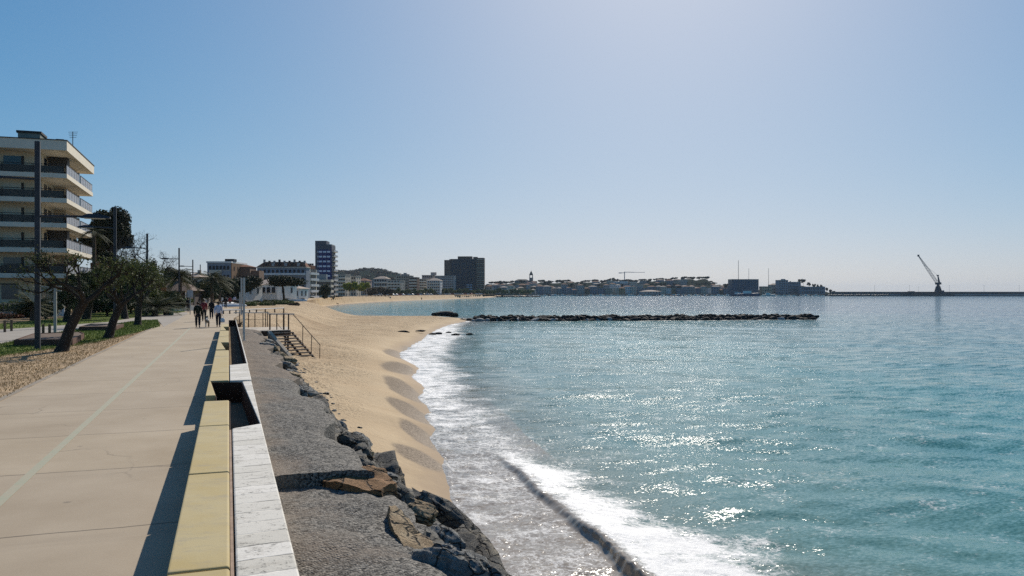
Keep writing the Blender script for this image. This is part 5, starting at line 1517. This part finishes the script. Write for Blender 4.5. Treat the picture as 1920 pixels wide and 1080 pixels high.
# big dark tower: three volumes with stepped roofline
r=thing('dark_tower','broad dark brown tower with a stepped roofline and a ribbed balcony side on the bay','tower',tuple(D(833,900,0)),math.radians(-1)-TH)
u=900/F; Z=lambda p: zat(p,900)
m_tb=M('dark brown brick',(.105,.075,.065),.9,.15,.2); m_tg=M('dark blue tinted glass bays',(.020,.038,.065),.35,.35,.25)
link('wall',B().box(0,12*u,0,14,-3,Z(487.5)),m_tb,r); link('wall',B().box(12*u+.01,60*u,1,15,-3,Z(485.5)),m_tg,r); link('wall',B().box(60*u+.01,75*u,-1,15,-3,Z(483.5)),m_tb,r)
link('upper_storey',B().box(25*u,52*u,2,12,Z(485.5),Z(480.5)),m_tb,r); link('upper_storey',B().box(54*u,62*u,2,12,Z(485.5)+.01,Z(481.5)),m_tb,r); link('upper_storey',B().box(9*u,16*u,2,9,Z(487.5)+.01,Z(485.8)),m_tb,r)
for k in range(16):
    z=4+k*2.35
    link('balcony',B().box(61*u,76.2*u,-2.2,-1.0,z-.2,z+.12),m_white if k%2 else wallm('grey'),r)
    link('floor_band',B().box(13*u,59*u,.86,.99,z-.3,z+.0),M('dark slate band',(.05,.055,.065),.8,.2,.3),r)
for k in range(9): link('bay_fin',B().box((13+k*5.6)*u,(13.7+k*5.6)*u,.6,.99,0,Z(486.5)),m_tb if k%2 else M('dark slate band',(.05,.055,.065)),r)
grid_windows(r,m_wlit,[ (42+k*3)*u for k in range(4)],[5,7.6,10.2],1.5,1.0,'f',.84)

# ------------------------------------------------------------------ hill, trees and clutter along the bay
ny,nx=26,90; V=[]
for j in range(ny):
    dp=1500+1500*j/(ny-1)
    for i in range(nx):
        px=560+330*i/(nx-1)
        sky=np.interp(px,[560,600,634,660,683,690,715,728,745,760,800,890],[520,515,511.5,510.5,507,506.5,508.2,512,517,525,540,546])
        hz=zat(sky,2300)
        q=math.sin(math.pi*min(1,max(0,(dp-1500)/1500)))**.8
        v=D(px,dp); V.append((v.x,v.y,max(-.2,hz*q)+ (2.0*mnoise.noise(v*.02)+1.0*mnoise.noise(v*.06))*q-.2))
Fq=[(j*nx+i,j*nx+i+1,(j+1)*nx+i+1,(j+1)*nx+i) for j in range(ny-1) for i in range(nx-1)]
smooth(struct('hill',np_mesh('hill',V,Fq),M('wooded hill',(.010,.020,.016),.95,.4,.02,spec=0,world=True)),180)
pts=np.random.default_rng(8); cl=[]
for k in range(620):
    j=pts.integers(2,ny-2); i=pts.integers(3,nx-3); v=V[j*nx+i]; s_=pts.uniform(5,9)
    if v[2]>6: cl.append((v[0]+pts.uniform(-10,10),v[1],v[2]+1,s_,s_,s_*.45))
Vv,Fl=leaf_cloud(26000,cl,1.6,9); struct('hill_wood',np_mesh('hill_wood',Vv,Fl),leafmat('hill pine foliage',(.006,.011,.010),(.014,.022,.018),.05,trans=.05),'stuff')
def lowtree(name,label,px,depth,py,rxm,kind,n,leaf,seed,group,z0=0,cat='tree',clumps=9,shape='round',fr=.5):
    H=zat(py,depth)-z0; return tree(name,label,D(px,depth,z0),H,(rxm,rxm,H*fr),kind,n,leaf,seed,cat=cat,trunk=.10+H*.014,clumps=clumps,group=group,shape=shape)
rr=random.Random(5)
for i in range(7):
    t_=tree('spring_tree','lime green leafing tree with pale stems behind the beach' ,D(649+i*6.3,455+rr.uniform(-12,12),0),zat(531.5+rr.uniform(-1.5,2),455)-0,(3.0,2.6,2.5),'lime',2200,.30,300+i,clumps=12,group='lime green trees',bark=M('pale bark',(.42,.38,.32),.9,.2,3),crown_z=zat(537,455))
for i in range(7):
    lowtree('bare_bush','brown leafless bush right of the lime green trees',690+i*6.6+rr.uniform(-1,1),470+rr.uniform(-10,15),536+rr.uniform(-1,2),3.4,'brown',900,.28,320+i,'brown bushes')
for i in range(36):
    px=730+i*7.6+rr.uniform(-1.5,1.5); dp=np.interp(px,[730,800,880,1005],[560,700,840,980])+rr.uniform(-10,20)
    lowtree('tamarisk','green brown tamarisk of the long row behind the far beach',px,dp,541.2+rr.uniform(-1.6,1.5),np.interp(px,[730,1005],[3.4,5.0]),'far',950,.42+.0003*dp,340+i,'tamarisks behind the far beach',clumps=8)
# parked cars behind the far beach
def car(label,loc,rz,m,group):
    t_=thing('parked_car',label,'car',tuple(loc),rz,group)
    b=B(); prof=[(-2.1,.35),(-2.1,.85),(-1.5,.95),(-.9,1.42),(.7,1.42),(1.3,.95),(2.05,.82),(2.1,.35)]
    vs=[(x,-.82,z) for x,z in prof]+[(x,.82,z) for x,z in prof]; n=len(prof)
    b.add(vs,[tuple(range(n)),tuple(range(2*n-1,n-1,-1))]+[(i,i+n,(i+1)%n+n,(i+1)%n) for i in range(n)])
    link('body',b,m,t_)
    for s_ in (-1,1): link('window',B().box(-.85,.75,s_*.83-.012,s_*.83+.012,.98,1.32),m_win,t_)
    for x in (-1.3,1.3):
        for y in (-.75,.75): link('wheel',B().tube([(x,y-.1,.32),(x,y+.1,.32)],.32,10),m_blk,t_)
    return t_
CARM=[('white',M('white car paint',(.75,.75,.75),.3,.03)),('dark grey',M('dark car paint',(.03,.03,.035),.3,.05)),('silver',M('silver car paint',(.45,.46,.48),.3,.05,metal=.3)),('red',M('red car paint',(.35,.03,.03),.35,.05))]
proto={}
for i in range(34):
    px=706+i*5.9+rr.uniform(-1,1); dp=np.interp(px,[700,800,910],[520,660,860])-rr.uniform(0,8)
    cn,cm=CARM[rr.choice([0,0,0,1,1,2,2,3])]
    lb=cn+' car parked in the row between the far beach and the tamarisks'
    loc=D(px,dp,0)
    if cn not in proto: proto[cn]=car(lb,loc,-TH+rr.uniform(-.3,.3),cm,'cars behind the far beach')
    else: dup(proto[cn],loc,-TH+rr.uniform(-.5,.5),lb)
# people on the far beach
for px,py,lb,mt in ((721.5,562.5,'tiny person in tan clothes on the far beach, leftmost of three',M('tan cloth',(.3,.2,.12))),(732,561.5,'tiny person in brown clothes on the far beach, middle of three',M('brown cloth',(.16,.10,.06))),(790.5,563,'tiny person in black at the far water edge',m_bcl)):
    dp=F*(HC+2.3)/(py-HOR); person(px,dp,1.75,lb,mt,m_bcl,m_hair,lift=-2.35,group='people on the far beach')
# dune shrubs, drift rocks and dinghies at the head of the beach
for i in range(70):
    px=rr.choice([rr.uniform(455,520),rr.uniform(470,540),rr.uniform(500,560),rr.uniform(565,640)]); py=rr.uniform(565,577) if px<562 else rr.uniform(556,560)
    c=P(px,py,-.25)
    if inside(np.array([[c.x,c.y]]),np.array(PROM))[0]: continue
    sz=rr.uniform(.8,1.9)*(.8 if px<545 else .8)
    cl=[(rr.uniform(-.7,.7)*sz,rr.uniform(-.5,.5)*sz,.16*sz,sz*.6,sz*.5,.32*sz) for _ in range(5)]
    kd=rr.choice(['dark','olive','green'] if px<545 else ['brown','olive'])
    lb={'dark':'low dark dune shrub on the sand beyond the platform','olive':'low olive dune plant on the sand near the walk','green':'low green dune tuft beyond the platform','brown':'low brown dune tuft on the far sand'}[kd]
    if kd=='olive' and px>545: lb='low olive tuft on the far sand below the blue tower'
    t_=thing('dune_plant',lb,'plant',(c.x,c.y,sand_z(c.x,c.y)),0,'dune plants')
    Vv,Fl=leaf_cloud(700,cl,.07*sz+.04,400+i,1.6); link('foliage',np_mesh('foliage',Vv,Fl),LF[kd],t_); link('stem',B().tube([(0,0,-.1),(.02,0,.15*sz)],.03,5),m_bark,t_)
def dinghy(label,loc,rz,s_=1.0,m=None):
    t_=thing('dinghy',label,'boat',tuple(loc),rz,'dinghies drawn up by the walk')
    b=B(); st_=[(-1.9,.62,.34),(-1.0,.74,.46),(0,.76,.5),(1.0,.6,.46),(1.8,.26,.36),(2.1,.04,.22)]; vs=[]
    for x,w_,h in st_:
        for an in np.linspace(0,math.pi,7): vs.append((x*s_,-math.cos(an)*w_*s_,math.sin(an)*h*s_))
    fs=[(i*7+k,(i+1)*7+k,(i+1)*7+k+1,i*7+k+1) for i in range(5) for k in range(6)]+[(0,1,2,3,4,5,6)]
    smooth(link('hull',b.add(vs,fs),m or m_wp,t_),50); link('keel',B().box(-1.7*s_,1.7*s_,-.03,.03,.36*s_,.53*s_),m_woodp,t_)
for i,(px,py,lb,s_,m) in enumerate(((429,571,'upturned white dinghy just right of the walkers',1.0,None),(436,575,'upturned white dinghy tilted beside the low shrubs',1.1,None),(444,567,'dark upturned boat hull behind the slim pole',1.2,m_lamp),(425,565,'small white upturned boat behind the walkers bag',.9,None),(553,567.5,'white boat lying at the head of the sand below the balcony block',1.5,None))):
    q_=P(px,py,-.02 if px<500 else -.3); dinghy(lb,(q_.x,q_.y,sand_z(q_.x,q_.y) if px>430 else 0.),rr.uniform(-.6,.9),s_,m)
def flag(px,depth,pyt,pyb,label,lean):
    p_=D(px,depth,0); t_=thing('flag',label,'flag',tuple(p_),-TH,'white banner flags')
    z1=zat(pyt,depth); b=B(); vs=[]
    for k in range(7):
        u=k/6; z=z1-(z1-zat(pyb,depth))*u; x=lean*u; wv=.1*math.sin(u*5)
        vs+=[(x,wv,z),(x+.42*math.sin(math.pi*min(1,.15+u*.85)),wv+.05,z)]
    link('cloth',b.add(vs,[(2*i,2*i+1,2*i+3,2*i+2) for i in range(6)]),m_wp,t_); link('staff',B().tube([(0,0,0),(0,0,z1)],.025,6),m_lamp,t_)
flag(380.5,120,559,569,'white banner flag above the person in red, left of two',.5); flag(391,124,558.5,567,'white banner flag right of two above the walkers',.5)
bd2=thing('notice_board','small bright white board on a dark post right of the pale shirted walker','sign',tuple(D(417,118,0)))
link('panel',B().box(-.12,.12,-.03,.03,zat(563,118),zat(558,118)),m_wp,bd2); link('post',B().cyl((0,0,0),.04,zat(563,118),6),m_lamp,bd2)
bd3=thing('beach_kiosk','small white kiosk cabin by the sand below the mansard building','hut',tuple(D(535,235,-.2)),-TH)
link('wall',B().box(-1.6,1.6,-1,1,0,2.3),m_wp,bd3); link('roof',B().box(-1.8,1.8,-1.2,1.2,2.3,2.45),wallm('cream'),bd3); link('door',B().box(.4,1.2,-1.03,-1.0,0,1.9),wallm('grey'),bd3)

# ------------------------------------------------------------------ breakwater and rocks in the water
bms=[boulder_mesh(60+k,3,8,.05) for k in range(10)]
for q in bms: q.materials.append(m_blk)
bml=[boulder_mesh(80+k,3,8,.05) for k in range(3)]
for q in bml: q.materials.append(M('pale grey breakwater rock',(.26,.26,.25),.8,.4,2,.8,9,.06))
rr=random.Random(77)
def brock(px,depth,z,s_,pale=False,label='dark boulder of the long low breakwater',group='breakwater boulders',name='breakwater_boulder',flat=.75):
    o=bpy.data.objects.new(name,rr.choice(bml if pale else bms)); COL.objects.link(o)
    v=D(px,depth,z); o.location=v; o.scale=(s_*rr.uniform(.9,1.5),s_*rr.uniform(.8,1.2),s_*flat*rr.uniform(.8,1.15)); o.rotation_euler=(rr.uniform(-.4,.4),rr.uniform(-.4,.4),rr.uniform(0,6.28))
    return tag(o,label,'boulder',group)
for i in range(96):
    u=i/95; px=888+u*636; dp=149+u*9+rr.uniform(-.3,.3)
    brock(px,dp-1.0,SEA+.05,rr.choice([rr.uniform(.35,.55),rr.uniform(.6,.95)]),pale=(rr.random()<.30 if px<1130 else rr.random()<.06),label='boulder at the waterline of the long low breakwater')
    brock(px+2,dp+.3,SEA+.45,rr.choice([rr.uniform(.42,.6),rr.uniform(.6,.85)]))
    if u<.985: brock(px+4,dp+1.3,SEA+.62+.12*math.sin(i*.7),rr.uniform(.5,.68))
for px,dp in ((864,152),(871,151),(878,150.5),(883,150)): brock(px,dp,SEA+.1,rr.uniform(.35,.6),label='boulder at the sandy root of the long low breakwater')
brock(1519,159,SEA+.4,1.0,label='large end boulder at the tip of the long breakwater',group=None)
o=brock(836,176,SEA+.55,1.0,label='long flat topped black rock standing in the sand at the root of the breakwater',group=None,name='rock'); o.scale=(2.5,1.3,.72); o.rotation_euler=(0,0,-TH)
o=brock(852,176,SEA+.35,1.0,label='black rock at the right end of the flat topped rock',group=None,name='rock'); o.scale=(1.1,1,.55)
o=brock(816,177,SEA+.45,1.0,label='black rock at the left end of the flat topped rock',group=None,name='rock'); o.scale=(.9,.9,.55)
for px,py,s_,lb in ((812,627,.45,'small black rock in the foam, leftmost of five'),(823,626,.5,'small black rock in the foam, second from the left of five'),(841,623.5,.32,'tiny black rock in the foam, middle of five'),(855,628,.5,'small black rock in the foam, fourth from the left of five'),(881,627,.42,'small black rock farthest right in the foam'),
                    (757,622,.38,'long dark driftwood like rock on the sand before the breakwater'),(788,620.5,.33,'dark flat rock on the sand near the foam'),(726,593.8,.35,'small dark rock at the inner bay edge'),(781,594.5,.45,'low dark rock patch at the inner bay edge before the flat topped rock')):
    z=SEA+.05 if px>800 else SEA+(.45 if py>600 else .05); v=P(px,py,z); o=brock(px,10,0,s_,label=lb,group=None,name='rock',flat=.5); o.location=v
    o.scale=(s_*(2.2 if px<800 else 1.3),s_*.8,s_*.45)
    o.rotation_euler=(0,0,-TH+.15)
m_foamw=M('white foam',(.8,.8,.8),.7,.08,2)
# far low jetty
jt_=thing('rock_jetty','low dark rock jetty off the far beach','jetty',tuple(D(925,900,SEA)),-TH)
b=B()
rj=random.Random(4)
V=[]
for i in range(46):
    x=i*1.17; h=1.5+rj.uniform(-.5,.5); b.ball((x,rj.uniform(-1,1),.2),(1.3,1.6,h*.8),7,5)
link('rocks',b,m_wetr,jt_)

# ------------------------------------------------------------------ far harbour town
SKY=np.array([(880,532),(912,530),(925,528),(935,527),(950,528),(965,525),(985,525),(1005,527),(1015,524),(1030,526),(1045,526),(1058,524),(1075,524),(1085,527),(1095,525),(1115,524),(1130,526),(1148,521),(1160,524),(1180,523),(1195,525),(1207,522),(1220,523),(1235,521),(1250,522),(1262,520),(1272,519),(1280,519),(1293,518),(1305,521),(1317,518),(1325,518),(1332,525),(1342,531),(1350,534),(1362,532),(1373,530),(1400,540),(1440,538),(1470,531),(1500,530),(1525,535),(1545,541),(1565,547),(1590,549)])
def t0_(px): return float(np.interp(px,[880,950,1010,1120,1300,1480,1568],[900,1000,1180,1235,1235,1185,1170]))
def hilltop(px): return zat(np.interp(px,SKY[:,0],SKY[:,1])+5.0,t0_(px)+225)
def town_z(px,dp):
    """ground level of the far town: quay, then a slope up to the ridge"""
    t0=t0_(px)
    u=min(1,max(0,(dp-t0)/230)); u=u*u*(3-2*u)
    return -.3+max(0,hilltop(px)+.3)*u
ny,nx=24,170; V=[]
for j in range(ny):
    for i in range(nx):
        px=880+712*i/(nx-1); dp=t0_(px)-30+520*j/(ny-1); z=town_z(px,dp); v=D(px,dp); V.append((v.x,v.y,z))
Fq=[(j*nx+i,j*nx+i+1,(j+1)*nx+i+1,(j+1)*nx+i) for j in range(ny-1) for i in range(nx-1)]
smooth(struct('town_hill',np_mesh('town_hill',V,Fq),M('town slope',(.03,.036,.028),.95,.4,.03,spec=0,world=True)),180)
m_quay=M('quay stone',(.16,.155,.15),.9,.25,.1)
b=B()
qp=[D(950,1010),D(1010,1135),D(1120,1180),D(1300,1180),D(1480,1135),D(1566,1130)]
for i in range(len(qp)-1):
    a,c=qp[i],qp[i+1]; d=(c-a).normalized(); n_=Vector((-d.y,d.x,0))*40
    b.prism([(a.x,a.y),(c.x,c.y),(c.x+n_.x,c.y+n_.y),(a.x+n_.x,a.y+n_.y)],SEA-2,-.55+.01*i)
struct('quay',b,m_quay)
HW=['cream','grey','grey','pink','tan','bluegrey','bluegrey','ochre','brown','white']
wmesh=B().box(-.6,.6,-.06,.1,0,1.5).mesh('window'); wmesh.materials.append(m_dark)
def zone(px):
    for lim,n in ((965,'by the dark tower'),(1012,'around the church'),(1100,'right of the church'),(1190,'under the tower crane'),(1270,'in mid town'),(1345,'under the hilltop pines'),(1430,'by the blue glass block')):
        if px<lim: return n
    return 'on the right hand headland'
hr=random.Random(99)
ROWN=['on the waterfront','in the second row','at mid slope','high up','on the ridge']
for row,(d0,step) in enumerate(((10,13.5),(60,13),(115,14),(165,15),(215,20))):
    px=912 if row<3 else 930
    while px<1372:
        wp=hr.uniform(.75,1.25)*step*.86; dp=t0_(px)+d0+hr.uniform(-10,10)
        z0=town_z(px+wp/2,dp)
        x=wp/F*dp; h=hr.choice([6.2,8.8,8.8,11.5,11.5]) if row<2 else hr.choice([5.5,6.5,8.5])
        lim=zat(np.interp(px+wp/2,SKY[:,0],SKY[:,1])+(2.2 if row==4 else 3.0)+hr.uniform(0,3),dp)-z0
        if h>lim: h=lim
        if h<3.2 or (row>=2 and hr.random()<.25): px+=step*hr.uniform(.7,1.2); continue
        cn=hr.choice(HW); rk_=hr.choice(['flat','tile','tile','flat','pale'])
        lb='%s %s %s house %s %s'%({True:'tall',False:'low'}[h>8],{'bluegrey':'blue grey'}.get(cn,cn),{'flat':'flat roofed','tile':'dark tiled','pale':'pale tiled'}[rk_],ROWN[row],zone(px))
        t_=thing('town_house',lb,'house',tuple(D(px,dp,z0)),-TH+hr.uniform(-.35,.3),'houses of the far harbour town')
        link('wall',B().box(0,x,0,9,-3,h),wallm(cn),t_)
        if rk_=='flat': link('roof',B().box(-.15,x+.15,-.15,9.15,h,h+.4),m_fl,t_)
        else: link('roof',roof_hip(B(),0,x,0,9,h,1.5,.3),m_tile if rk_=='tile' else m_tile2,t_)
        nf=max(1,int(h/2.9)); nc=max(2,int(x/2.9))
        for k in range(nf):
            for c_ in range(nc):
                link('window',wmesh,None,t_,(x*(c_+.5)/nc,-.02,.8+k*h/nf*.98))
        px+=wp*hr.uniform(.93,1.12)
for i in range(170):
    px=hr.uniform(912,1372); do=hr.choice([60,110,165,205,220,235,235]); dp=t0_(px)+do; z0=town_z(px,dp)
    top=np.interp(px,SKY[:,0],SKY[:,1])+hr.uniform(-1.2,2.0) if do>160 else None
    H=max(5,zat(top,dp)-z0) if top is not None else hr.uniform(6,9)
    H=min(H,13); rx=hr.uniform(3.5,7.5)
    tree('town_pine','%s pine %s %s'%('broad' if rx>5.6 else 'narrow', 'on the skyline' if do>160 else 'among the roofs', zone(px)),D(px,dp,z0),H,(rx,rx,max(2.2,H*.30)),'farpine',330,.75,500+i,trunk=.3,clumps=7,group='pines of the far harbour town',shape='umbrella' if hr.random()<.6 else 'round')
# church
ch=thing('church','dark stone church with a pointed belfry rising above the far town','church',tuple(D(965,1330,town_z(975,1330))),-TH)
zc=town_z(975,1330); Z=lambda p: zat(p,1330)-zc
u=1330/F
m_chs=M('church stone',(.20,.19,.185),.9,.2,.2)
link('nave_wall',B().box(0,28*u,0,14,-4,Z(526.5)),m_chs,ch); link('nave_roof',roof_hip(B(),0,28*u,0,14,Z(526.5),Z(523.5)-Z(526.5),.4),M('dark slate',(.06,.055,.055),.9,.2,.2),ch)
tx=31*u
link('tower_wall',B().box(tx-3.1,tx+3.1,-1,5.2,-4,Z(522)),m_chs,ch)
for sx in (-1,1):
    for sy in (-1,1): link('belfry_pier',B().box(tx+sx*2.3-.6,tx+sx*2.3+.6,2.1+sy*2.3-.6,2.1+sy*2.3+.6,Z(522),Z(516)),m_chs,ch)
link('belfry_slab',B().box(tx-3.2,tx+3.2,-1.1,5.3,Z(521.9),Z(520.6)),m_chs,ch)
link('spire',B().tube([(tx,2.1,Z(516)),(tx,2.1,Z(514.5)),(tx,2.1,Z(512)),(tx,2.1,Z(509)),(tx,2.1,Z(507.6))],[3.3,3.0,2.0,.7,.12],8),M('dark slate',(.06,.055,.055)),ch)
link('cross',B().box(tx-.1,tx+.1,2.0,2.2,Z(507.7),Z(505.8)),m_blk,ch)
# blue glass block and headland buildings
m_bgl=M('blue tinted glazing',(.018,.055,.10),.25,.4,.08)
r=block('long blue glass block on the quay behind the tall mast',1373,1423,524,1140,m_bgl,5,12,a=2,dy=20,z0=-.5,name='glass_block',wm=M('blue grey glazing',(.05,.11,.17),.2,.3,.2))
block('low stone warehouse with a flat roof on the headland',1429,1448,537.5,1150,'tan',3,5,a=3,z0=-.5)
block('grey house with a pale roof behind the stone warehouse',1445,1462,534,1175,'grey',3,4,a=0,z0=-.5,roof='pale')
block('tall grey green block at the left end of the headland',1459.5,1478,525.5,1160,'bluegrey',6,4,a=2,z0=-.5,hut=(1467,1473,523))
block('long low dark block stepping down the headland',1476,1502,529,1180,'bluegrey',4,6,a=2,z0=-.5)
block('wide low terrace block under the headland pines',1500,1548,538,1165,'bluegrey',2,10,a=2,z0=-.5)
block('long shed with a pale grey roof on the harbour quay',1206,1241,546.5,1190,'grey',1,6,a=4,z0=-.5,roof='pale',dy=26)
hl=[(1500,1200,522.5,5.0),(1506,1195,523.5,4.2),(1517,1200,529.5,4.0),(1526,1198,531.5,3.5),(1534,1190,532.5,2.5),(1541,1190,534,3),(1550,1185,539,3.4),(1557,1180,542,3.2),(1562,1178,545,3),(1470,1215,523.5,3.6),(1480,1220,527,3.4),(1360,1230,532,4.5),(1368,1225,530,4)]
for i,(px,dp,py,rx) in enumerate(hl):
    tree('headland_pine','dark pine %s on the right hand headland'%('towering over the long low block' if i<2 else 'by the blue glass block' if px<1400 else 'behind the tall grey green block' if px<1490 else 'on the falling ridge'),D(px,dp,-.5),zat(py,dp)+.5,(rx,rx,3.2),'farpine',420,.7,600+i,trunk=.3,clumps=8,group='headland pines',crown_z=zat(py,dp)-2.2)
# boats along the quay
def boat(label,px,dp,L,mast,m,rz=0,name='moored_boat'):
    t_=thing(name,label,'boat',tuple(D(px,dp,SEA)),rz-TH,'boats moored along the far quay')
    b=B(); st_=[(-.5,.15,.11),(-.2,.17,.12),(.2,.15,.13),(.42,.07,.15),(.5,.01,.16)]; vs=[]
    for x,w_,h in st_: vs+=[(x*L,-w_*L,h*L),(x*L,w_*L,h*L),(x*L,w_*L*.5,-.03*L),(x*L,-w_*L*.5,-.03*L)]
    fs=[(i*4+k,i*4+(k+1)%4,(i+1)*4+(k+1)%4,(i+1)*4+k) for i in range(4) for k in range(4)]+[(0,1,2,3)]
    link('hull',b.add(vs,fs),m,t_); link('cabin',B().box(-.22*L,.12*L,-.09*L,.09*L,.12*L,.24*L),m_wp,t_)
    if mast: link('mast',B().tube([(0,0,.1*L),(0,0,mast)],[max(.09,mast*.008),max(.05,mast*.005)],6),m_galv if mast<15 else m_lamp,t_); 
    if mast>15: link('boom',B().tube([(0,0,.3*L),(-.35*L,0,.3*L)],.14,6),m_wp,t_)
    return t_
hb=M('blue hull paint',(.03,.08,.16),.4,.1)
for i in range(58):
    px=950+i*10.4+hr.uniform(-3,3); dp=np.interp(px,[950,1010,1120,1300,1480,1566],[985,1105,1150,1150,1110,1105])+hr.uniform(-6,8)
    L=hr.uniform(5.5,11); mh=hr.choice([0,0,8,10,11]); bl=hr.random()<.25
    boat('%s %s moored %s'%('blue hulled' if bl else 'white','motor boat' if not mh else 'sailing boat with a bare mast',zone(px)),px,dp,L,mh,hb if bl else m_wp,hr.uniform(-.6,.6))
boat('yacht with the tallest mast in front of the blue glass block',1384.5,1120,22,zat(488,1120)+3,hb)
boat('yacht with the second mast above the right half of the blue glass block',1404,1122,18,zat(503.5,1122)+3,m_wp)
boat('yacht whose lone mast stands between the blue glass block and the headland',1441,1118,18,zat(503,1118)+3,m_wp)
boat('long blue white motor yacht lying before the blue glass block',1403,1095,30,0,hb)
# tower crane
m_cr=M('crane grey',(.30,.31,.33),.7,.1)
tc=thing('tower_crane','faint tower crane with a long level jib over the far town','crane',tuple(D(1171,1600,5)),-TH)
Z=lambda p: zat(p,1600)-5
u=1600/F
link('mast',B().box(-.7,.7,-.7,.7,0,Z(509.5)),m_cr,tc); link('jib',B().box(0,38*u,-.4,.4,Z(511.0),Z(510.3)),m_cr,tc); link('counter_jib',B().box(-11*u,0,-.5,.5,Z(512),Z(511)),m_cr,tc); link('counterweight',B().box(-11*u,-6*u,-.8,.8,Z(512.6),Z(511)),m_cr,tc)
link('tie',B().tube([(0,0,Z(509)),(20*u,0,Z(510.4))],.15,4),m_cr,tc)

# ------------------------------------------------------------------ outer mole with harbour crane
m_mole=M('mole concrete',(.085,.085,.085),.9,.25,.05); m_mole2=M('pale mole band',(.42,.42,.41),.9,.1,.1)
ml=thing('harbour_mole','long low dark harbour mole along the horizon at the right','breakwater')
def strip(px0,px1,d0,d1,th,z0,z1,m,nm):
    a=D(px0,d0);c=D(px1,d1); d=(c-a).normalized(); n_=Vector((-d.y,d.x,0))*th
    link(nm,B().prism([(a.x,a.y),(c.x,c.y),(c.x+n_.x,c.y+n_.y),(a.x+n_.x,a.y+n_.y)],z0,z1),m,ml)
DM=1100
strip(1560,2300,DM,DM-30,10,SEA-2,-1.6,m_mole,'lower_quay'); strip(1566,2300,DM+10.1,DM-19.9,5,SEA-2,-.6,m_mole2,'pale_band'); strip(1560,2300,DM+15.2,DM-14.8,6,SEA-2,zat(547.0,DM+15),m_mole,'parapet')  # one thin pale band runs between the lower quay and the parapet
strip(1690,1790,DM-4,DM-8,3.5,SEA-2,.3,m_mole,'berth')
rj=random.Random(9); b=B()
for i in range(70):
    px=1555+i*1.6; b.ball(tuple(D(px,DM-2,SEA+.6)),(2.4,2,1.3+rj.uniform(-.4,1.0)),7,5)
link('rock_toe',b,m_wetr,ml)
for i,px in enumerate((1640,1705.5,1722.5,1780,1845,1911)):
    t_=thing('mole_lamp','slender lamp mast on the harbour mole','street lamp',tuple(D(px,DM+12,-.6)),-TH,'lamp masts on the mole'); h=zat(535 if i!=2 else 538,DM+12)+.6
    link('pole',B().tube([(0,0,0),(0,0,h)],[.16,.09],6),m_cr,t_); link('lamp_head',B().box(-.6,.6,-.2,.2,h-.1,h+.15),m_lamp,t_)
sh_=thing('mole_hut','small dark hut on the mole left of the harbour crane','hut',tuple(D(1705,DM+2,-.6)),-TH)
link('wall',B().box(0,7,0,4,0,zat(547,DM)+.6),m_mole,sh_); link('roof',B().box(-.3,7.3,-.3,4.3,zat(547,DM)+.6,zat(546,DM)+.6),m_lamp,sh_)
hc=thing('harbour_crane','dark harbour crane with a raised slender jib on the mole','crane',tuple(D(1759,DM-3,.3)),-TH)
u=DM/F; Z=lambda p: zat(p,DM)-.3; X=lambda p:(p-1759)*u
m_hc=M('harbour crane paint',(.035,.05,.075),.7,.2,.1); m_jib=M('harbour crane jib paint',(.16,.17,.185),.7,.2,.1)
for sx in (-1,1):
    for sy in (-1,1): link('leg',B().tube([(sx*3.6,sy*3.2,0),(sx*1.6,sy*1.6,Z(537))],[.9,.7],5),m_hc,hc)
link('pedestal',B().tube([(0,0,Z(547)),(0,0,Z(531))],[3.1,1.6],10),m_hc,hc)
cb=link('machine_house',B().box(-3.0,3.2,-2.5,2.5,Z(533.5),Z(529.5)),m_hc,hc); link('cab_window',B().box(-3.06,-3.0,-1.5,1.5,Z(532.5),Z(530.5)),m_win,cb)
link('mast',B().tube([(X(1761),0,Z(530)),(X(1758.5),0,Z(517))],[1.4,.75],6),m_hc,hc); link('mast_head',B().box(X(1756.5),X(1760),-.8,.8,Z(517.5),Z(515.5)),m_hc,hc)
jb=B(); a=Vector((X(1756.5),0,Z(529.5))); e=Vector((X(1722),0,Z(479.5))); d=(e-a); nrm=Vector((-d.z,0,d.x)).normalized()
for sx in (-1,1):
    for sy in (-1,1): jb.tube([a+nrm*sx*1.5+Vector((0,sy*1.3,0)), a+d*.5+nrm*sx*1.3+Vector((0,sy*1.1,0)), e+nrm*sx*.35+Vector((0,sy*.35,0))],[.24,.22,.18],4)
for k in range(22):
    p0=a+d*(k/22); p1=a+d*((k+1)/22); w0=1.5-1.1*k/22
    for sy in (-1,1): jb.tube([p0+nrm*w0*(-1)**k+Vector((0,sy*w0*.85,0)),p1-nrm*w0*(-1)**k+Vector((0,sy*w0*.85,0))],.11,3,cap=False)
link('jib',jb,m_jib,hc); link('jib_head',B().cbox(e,(2.0,1.6,2.6)),m_hc,hc)
link('stay',B().tube([(X(1758.5),0,Z(516.5)),tuple(a+d*.72+nrm*1.0)],.10,4),m_jib,hc); link('hoist_rope',B().tube([tuple(a+Vector((-.5,0,0))),(X(1754),0,Z(540))],.08,4),m_jib,hc)
link('power_box',B().box(X(1763),X(1769),-2,2,0,Z(544.5)),m_hc,hc)
# ------------------------------------------------------------------ air
m_air = bpy.data.materials.new('air'); m_air.use_nodes = True
t = m_air.node_tree; t.nodes.remove(t.nodes["Principled BSDF"])
pv = t.nodes.new('ShaderNodeVolumePrincipled'); pv.inputs['Color'].default_value = (.80,.90,1.0,1); pv.inputs['Density'].default_value = .00005; pv.inputs['Anisotropy'].default_value = .0
t.links.new(pv.outputs[0], t.nodes['Material Output'].inputs['Volume'])
hz = link('haze', B().box(-5200,9200,-100,9200,-12,95), m_air); hz['kind'] = 'stuff'
